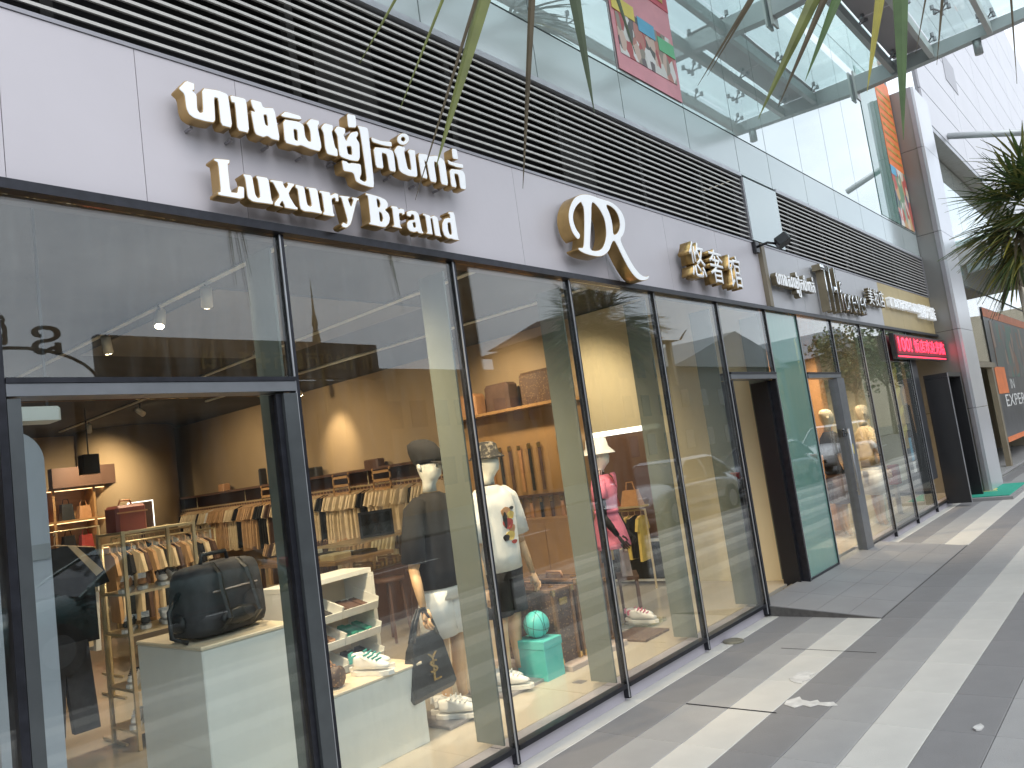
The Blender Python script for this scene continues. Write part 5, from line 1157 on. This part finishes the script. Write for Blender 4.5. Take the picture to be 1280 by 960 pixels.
# spiky palm at the right edge
sp2=thing('spiky_palm','dense spiky green palm crown at the right edge of the picture','palm',(8.7,-2.48,0))
cz_=Vector((0,0,3.30)); rnd=random.Random(4)
MB().tube([(0,0,-.15),(.03,0,1.5),(0,0,3.2)],[.16,.13,.12],12).build('trunk','trunk_bark',sp2,True)
for k in range(44):
    u=rnd.uniform(-.85,.95); a=rnd.uniform(0,2*math.pi); s_=math.sqrt(1-u*u)
    d=Vector((s_*math.cos(a),s_*math.sin(a),u)).normalized()
    c=cz_+d*rnd.uniform(.30,.50); m=MB(); m.tube([cz_+d*.05,cz_+d*.2+Vector((0,0,.02)),c],[.014,.010,.008],5,1)
    a1=d.cross(Vector((0,0,1))).normalized(); a2=d.cross(a1).normalized(); tw=rnd.uniform(-.5,.5); f1=(a1*math.cos(tw)+a2*math.sin(tw))
    for q in range(24):
        th=(q/23-.5)*R(205); dd=(d*math.cos(th)+f1*math.sin(th)+(a2*rnd.uniform(-.12,.12))).normalized()
        leaf(m,c,c+dd*rnd.uniform(.44,.58),rnd.uniform(.020,.030),.10+.15*rnd.random(),rnd.choice([0,4,4,1,1,0] if u>-.3 else [1,1,4,2,3,0]),5)
    m.build('leaf_fan',['palm_dark','palm_olive','leaf_yellow','leaf_brown','palm_green'],sp2)

# ================================================================ STREET SIDE (seen in the glass)
def car(lab,x,y,rz,paint,suv=False,nm_='parked_car'):
    t=thing(nm_,lab,'car',(x,y,-.138),rz,'cars parked along the kerb')
    H=1.66 if suv else 1.43; L=4.5; W=.88
    sect=[(-2.22,.42,.62,.70),(-2.15,.30,.86,.80),(-1.7,.25,.95,.86),(-.9,.24,.98,.88),(.6,.24,.97,.88),(1.3,.25,.93,.87),(1.9,.28,.80,.82),(2.18,.34,.66,.72),(2.24,.42,.58,.66)]
    if suv: sect=[(a,b+.06,c+.12,d) for a,b,c,d in sect]
    rs=[]
    for X_,zl,zh,hw in sect:
        rs.append([(X_,-hw+.06,zl),(X_,-hw,zl+.10),(X_,-hw,(zl+zh)/2+.06),(X_,-hw+.07,zh),(X_,0,zh+.03),(X_,hw-.07,zh),(X_,hw,(zl+zh)/2+.06),(X_,hw,zl+.10),(X_,hw-.06,zl)])
    b=MB().rings(rs); body=b.build('body',paint,t,True); subsurf(body,1)
    zb_=.93+(.12 if suv else 0); x0,x1=(-2.0,1.0) if suv else (-1.75,1.05); r0,r1=(-1.75,.15) if suv else (-1.0,.25)
    cab=MB().rings([[(x0,-.78,zb_),(x1,-.78,zb_),(x1,.78,zb_),(x0,.78,zb_)],[(x0*.6+r0*.4,-.74,zb_+.2),(x1*.6+r1*.4,-.74,zb_+.2),(x1*.6+r1*.4,.74,zb_+.2),(x0*.6+r0*.4,.74,zb_+.2)],[(r0,-.64,H-.06),(r1,-.64,H-.06),(r1,.64,H-.06),(r0,.64,H-.06)]])
    cab.build('windows','car_glass',t)
    MB().rings([[(r0-.03,-.65,H-.062),(r1+.03,-.65,H-.062),(r1+.03,.65,H-.062),(r0-.03,.65,H-.062)],[(r0+.1,-.57,H),(r1-.08,-.57,H),(r1-.08,.57,H),(r0+.1,.57,H)]]).build('roof',paint,t)
    p=MB()
    for sy in (-1,1):
        for xb,xt in ((x0,r0),(x1,r1),((x0+x1)/2-.05,(r0+r1)/2)): p.tube([(xb,sy*.79,zb_-.02),(xb*.6+xt*.4,sy*.75,zb_+.2),(xt,sy*.65,H-.06)],.030,5)
    p.build('roof_pillars',paint,t)
    for X_ in (-1.35,1.38):
        for sy in (-1,1):
            wl=MB().tube([(X_,sy*(W-.19),.33),(X_,sy*(W+.01),.33)],.33,22).build('wheel','tyre',t,True)
            MB().tube([(X_,sy*(W+.005),.33),(X_,sy*(W+.02),.33)],.20,16).build('rim','alu_light',wl)
    for sy in (-1,1):
        MB().bbox(2.12,2.24,sy*.58-.14,sy*.58+.14,.62,.76,.03).build('headlight','car_lamp',t); MB().bbox(-2.235,-2.14,sy*.62-.12,sy*.62+.12,.70,.86,.02).build('tail_light','tail_lamp',t)
        MB().bbox(.86,1.0,sy*.92-.08,sy*.92+.08,zb_+.0,zb_+.13,.03).build('mirror',paint,t)
        MB().box(-2.0,2.0,sy*(W+.006)-.004,sy*(W+.006)+.004,.36,.41).build('door_trim','tyre',t)
    MB().box(2.235,2.262,-.4,.4,.5,.6).build('grille','tyre',t)
    return t
car('silver saloon parked at the kerb, reflected low in the fourth window',16.2,-6.1,R(180),'car_silver')
car('dark grey saloon parked beyond the silver one',21.8,-6.1,R(180),'car_grey')
car('white off road car parked at the kerb, reflected near the black door box',27.4,-5.9,R(180),'car_white',True)
car('dark teal saloon parked opposite the left door',4.9,-8.4,R(175),'car_teal')
# buildings across the street
def block(lab,x0,x1,y0,y1,z,m,win=None,cat='building',nm_='building',roof=None):
    t=thing(nm_,lab,cat,((x0+x1)/2,(y0+y1)/2,-.16))
    w_,d_=(x1-x0)/2,(y1-y0)/2
    MB().box(-w_,w_,-d_,d_,0,z).build('wall',m,t)
    if win:
        nx,nz,ww,wh=win; me=MB().box(0,ww,0,.06,0,wh).mesh('window','win_dark')
        for i in range(nx):
            for j in range(nz): obj('window',me,t,(-w_+(i+.5)*2*w_/nx-ww/2,d_-.02,1.2+j*(z-1.2)/nz))
    if roof=='gable':
        MB().prism([(-w_-.5,z),(0,z+3.2),(w_+.5,z)],-d_,d_+.6,'y').build('roof','roof_metal',t)
    if roof=='khmer':
        for k,(e_,zz_,h_) in enumerate(((.9,0,.35),(.2,.35,1.6))):
            MB().rings([[(-w_-e_,-d_-e_,z+zz_),(w_+e_,-d_-e_,z+zz_),(w_+e_,d_+e_,z+zz_),(-w_-e_,d_+e_,z+zz_)],[(-w_*.5,-d_*.4,z+zz_+h_),(w_*.5,-d_*.4,z+zz_+h_),(w_*.5,d_*.4,z+zz_+h_),(-w_*.5,d_*.4,z+zz_+h_)]]).build('roof','roof_tile',t)
        for sx in (-1,1): MB().tube([(sx*(w_+.9),d_+.9,z+.05),(sx*(w_+1.3),d_+1.3,z+.7)],[.09,.03],6).build('roof_horn','roof_tile',t)
        for sx in (-1,1): MB().box(sx*(w_+.3)-.15,sx*(w_+.3)+.15,d_+.2,d_+.5,z-3.2,z-.02).build('column','bldg_cream',t)
    return t
bd=block('long low dark building with a sign board on its roof across the street',11.3,24.45,-34,-25,6.6,'bldg_dark',(9,2,.9,1.2))
MB().box(-6.35,6.35,4.1,4.5,6.7,8.3).build('sign_board','bldg_dark',bd)
for k,ch in enumerate('ហាងលក់គ្រឿង'):
    me=text_mesh(ch,-1.0+k*.8,-1.0+k*.8+.6,7.1,7.8,0,.05)
    o=obj('sign_letter',settle(me,'sign_gold'),bd,(0,0,0)); o.rotation_euler=(0,0,math.pi); o.location=(5,4.56,0)
block('low grey building behind the arch across the street',-2,11,-30,-26,6.6,'bldg_grey',(8,2,.9,1.3))
ar=thing('arch_sign','thin arch with curly letters standing on the roofs across the street','sign',(9.2,-25.5,6.4))
MB().tube([(2.5*math.cos(R(a)),0,1.3*math.sin(R(a))) for a in range(0,181,12)],.06,6).build('arch','bldg_dark',ar)
for ch,x,z in (('ក',-2.0,1.0),('ស',-.7,1.5),('ន',.9,1.2)):
    o=obj('letter',settle(text_mesh(ch,-x-.45,-x+.45,z-.1,z+.9,0,.12),'bldg_dark'),ar); o.rotation_euler=(0,0,math.pi)
spv=thing('thin_spire','thin pointed spire rising behind the low building','spire',(20.9,-25.2,-.16))
MB().loft([(0,0,0,.25,.25),(0,0,7.5,.22,.22),(0,0,8.3,.13,.13),(0,0,8.4,.2,.2),(0,0,9.0,.10,.10),(0,0,9.1,.15,.15),(0,0,9.8,.06,.06),(0,0,11.2,.01,.01)],10).build('shaft','sign_gold',spv,True)
block('ochre building with a swept Khmer roof across the street',38,50,-30,-24,9.0,'bldg_ochre',(5,3,1.1,1.4),roof='khmer')
block('grey hall with a wide gable roof across the street',54,78,-36,-26,7.6,'bldg_grey',(7,2,1.2,1.4),roof='gable')
block('ochre shop house row across the street',24.5,37,-33,-25.6,7.3,'bldg_ochre',(8,2,1.0,1.4))
block('ochre gabled house far down the street',82,96,-34,-24,8.5,'bldg_ochre',(6,2,1.2,1.4),roof='gable')
block('distant cream block at the end of the street',110,135,-30,-8,12,'bldg_cream',(10,3,1.4,1.8))
block('low shop row to the left across the street',-30,-4,-32,-25,6.0,'bldg_ochre',(12,2,1.0,1.4))
fk=MB().box(-60,125,-24.6,-14.5,-.158,-.06).build('far_pavement','far_ground',kind='structure')
def tree(x,y,h,r_,lab,seed):
    t=thing('street_tree',lab,'tree',(x,y,-.1)); rd=random.Random(seed)
    MB().tube([(0,0,0),(.1,.05,h*.3),(0,0,h*.6)],[.22,.17,.10],9).build('trunk','trunk_bark',t,True)
    b=MB()
    for k in range(5): a=k*1.26; b.tube([(0,0,h*.45),(math.cos(a)*r_*.4,math.sin(a)*r_*.4,h*.65),(math.cos(a)*r_*.7,math.sin(a)*r_*.7,h*.8)],[.08,.05,.02],6)
    b.build('limbs','trunk_bark',t,True)
    cl=[(rd.uniform(-.7,.7)*r_,rd.uniform(-.7,.7)*r_,h*(.72+rd.uniform(-.2,.25)),rd.uniform(.3,.5)*r_) for _ in range(16)]
    b=MB()
    for cx,cy,cz2,cr3 in cl:
        for k in range(150):
            d=Vector((rd.gauss(0,1),rd.gauss(0,1),rd.gauss(0,1))).normalized()*cr3*rd.uniform(.6,1.05); p=Vector((cx,cy,cz2))+d
            u=Vector((rd.gauss(0,1),rd.gauss(0,1),rd.gauss(0,.6))).normalized()*.16; v_=u.cross(d).normalized()*.10
            b.add([p-u,p+v_,p+u,p-v_],[(0,1,2,3)],rd.choice([0,0,1,2]))
    b.build('crown',['leaf_green','leaf_dark','leaf_olive'],t)
tree(57,-13.6,7.5,2.6,'leafy tree on the far pavement, reflected right of the closed door',3)
tree(66,-13.8,8.5,3.0,'larger leafy tree farther down the far pavement',5)
tree(76,-13.5,8.0,3.0,'third leafy tree down the far pavement',8)
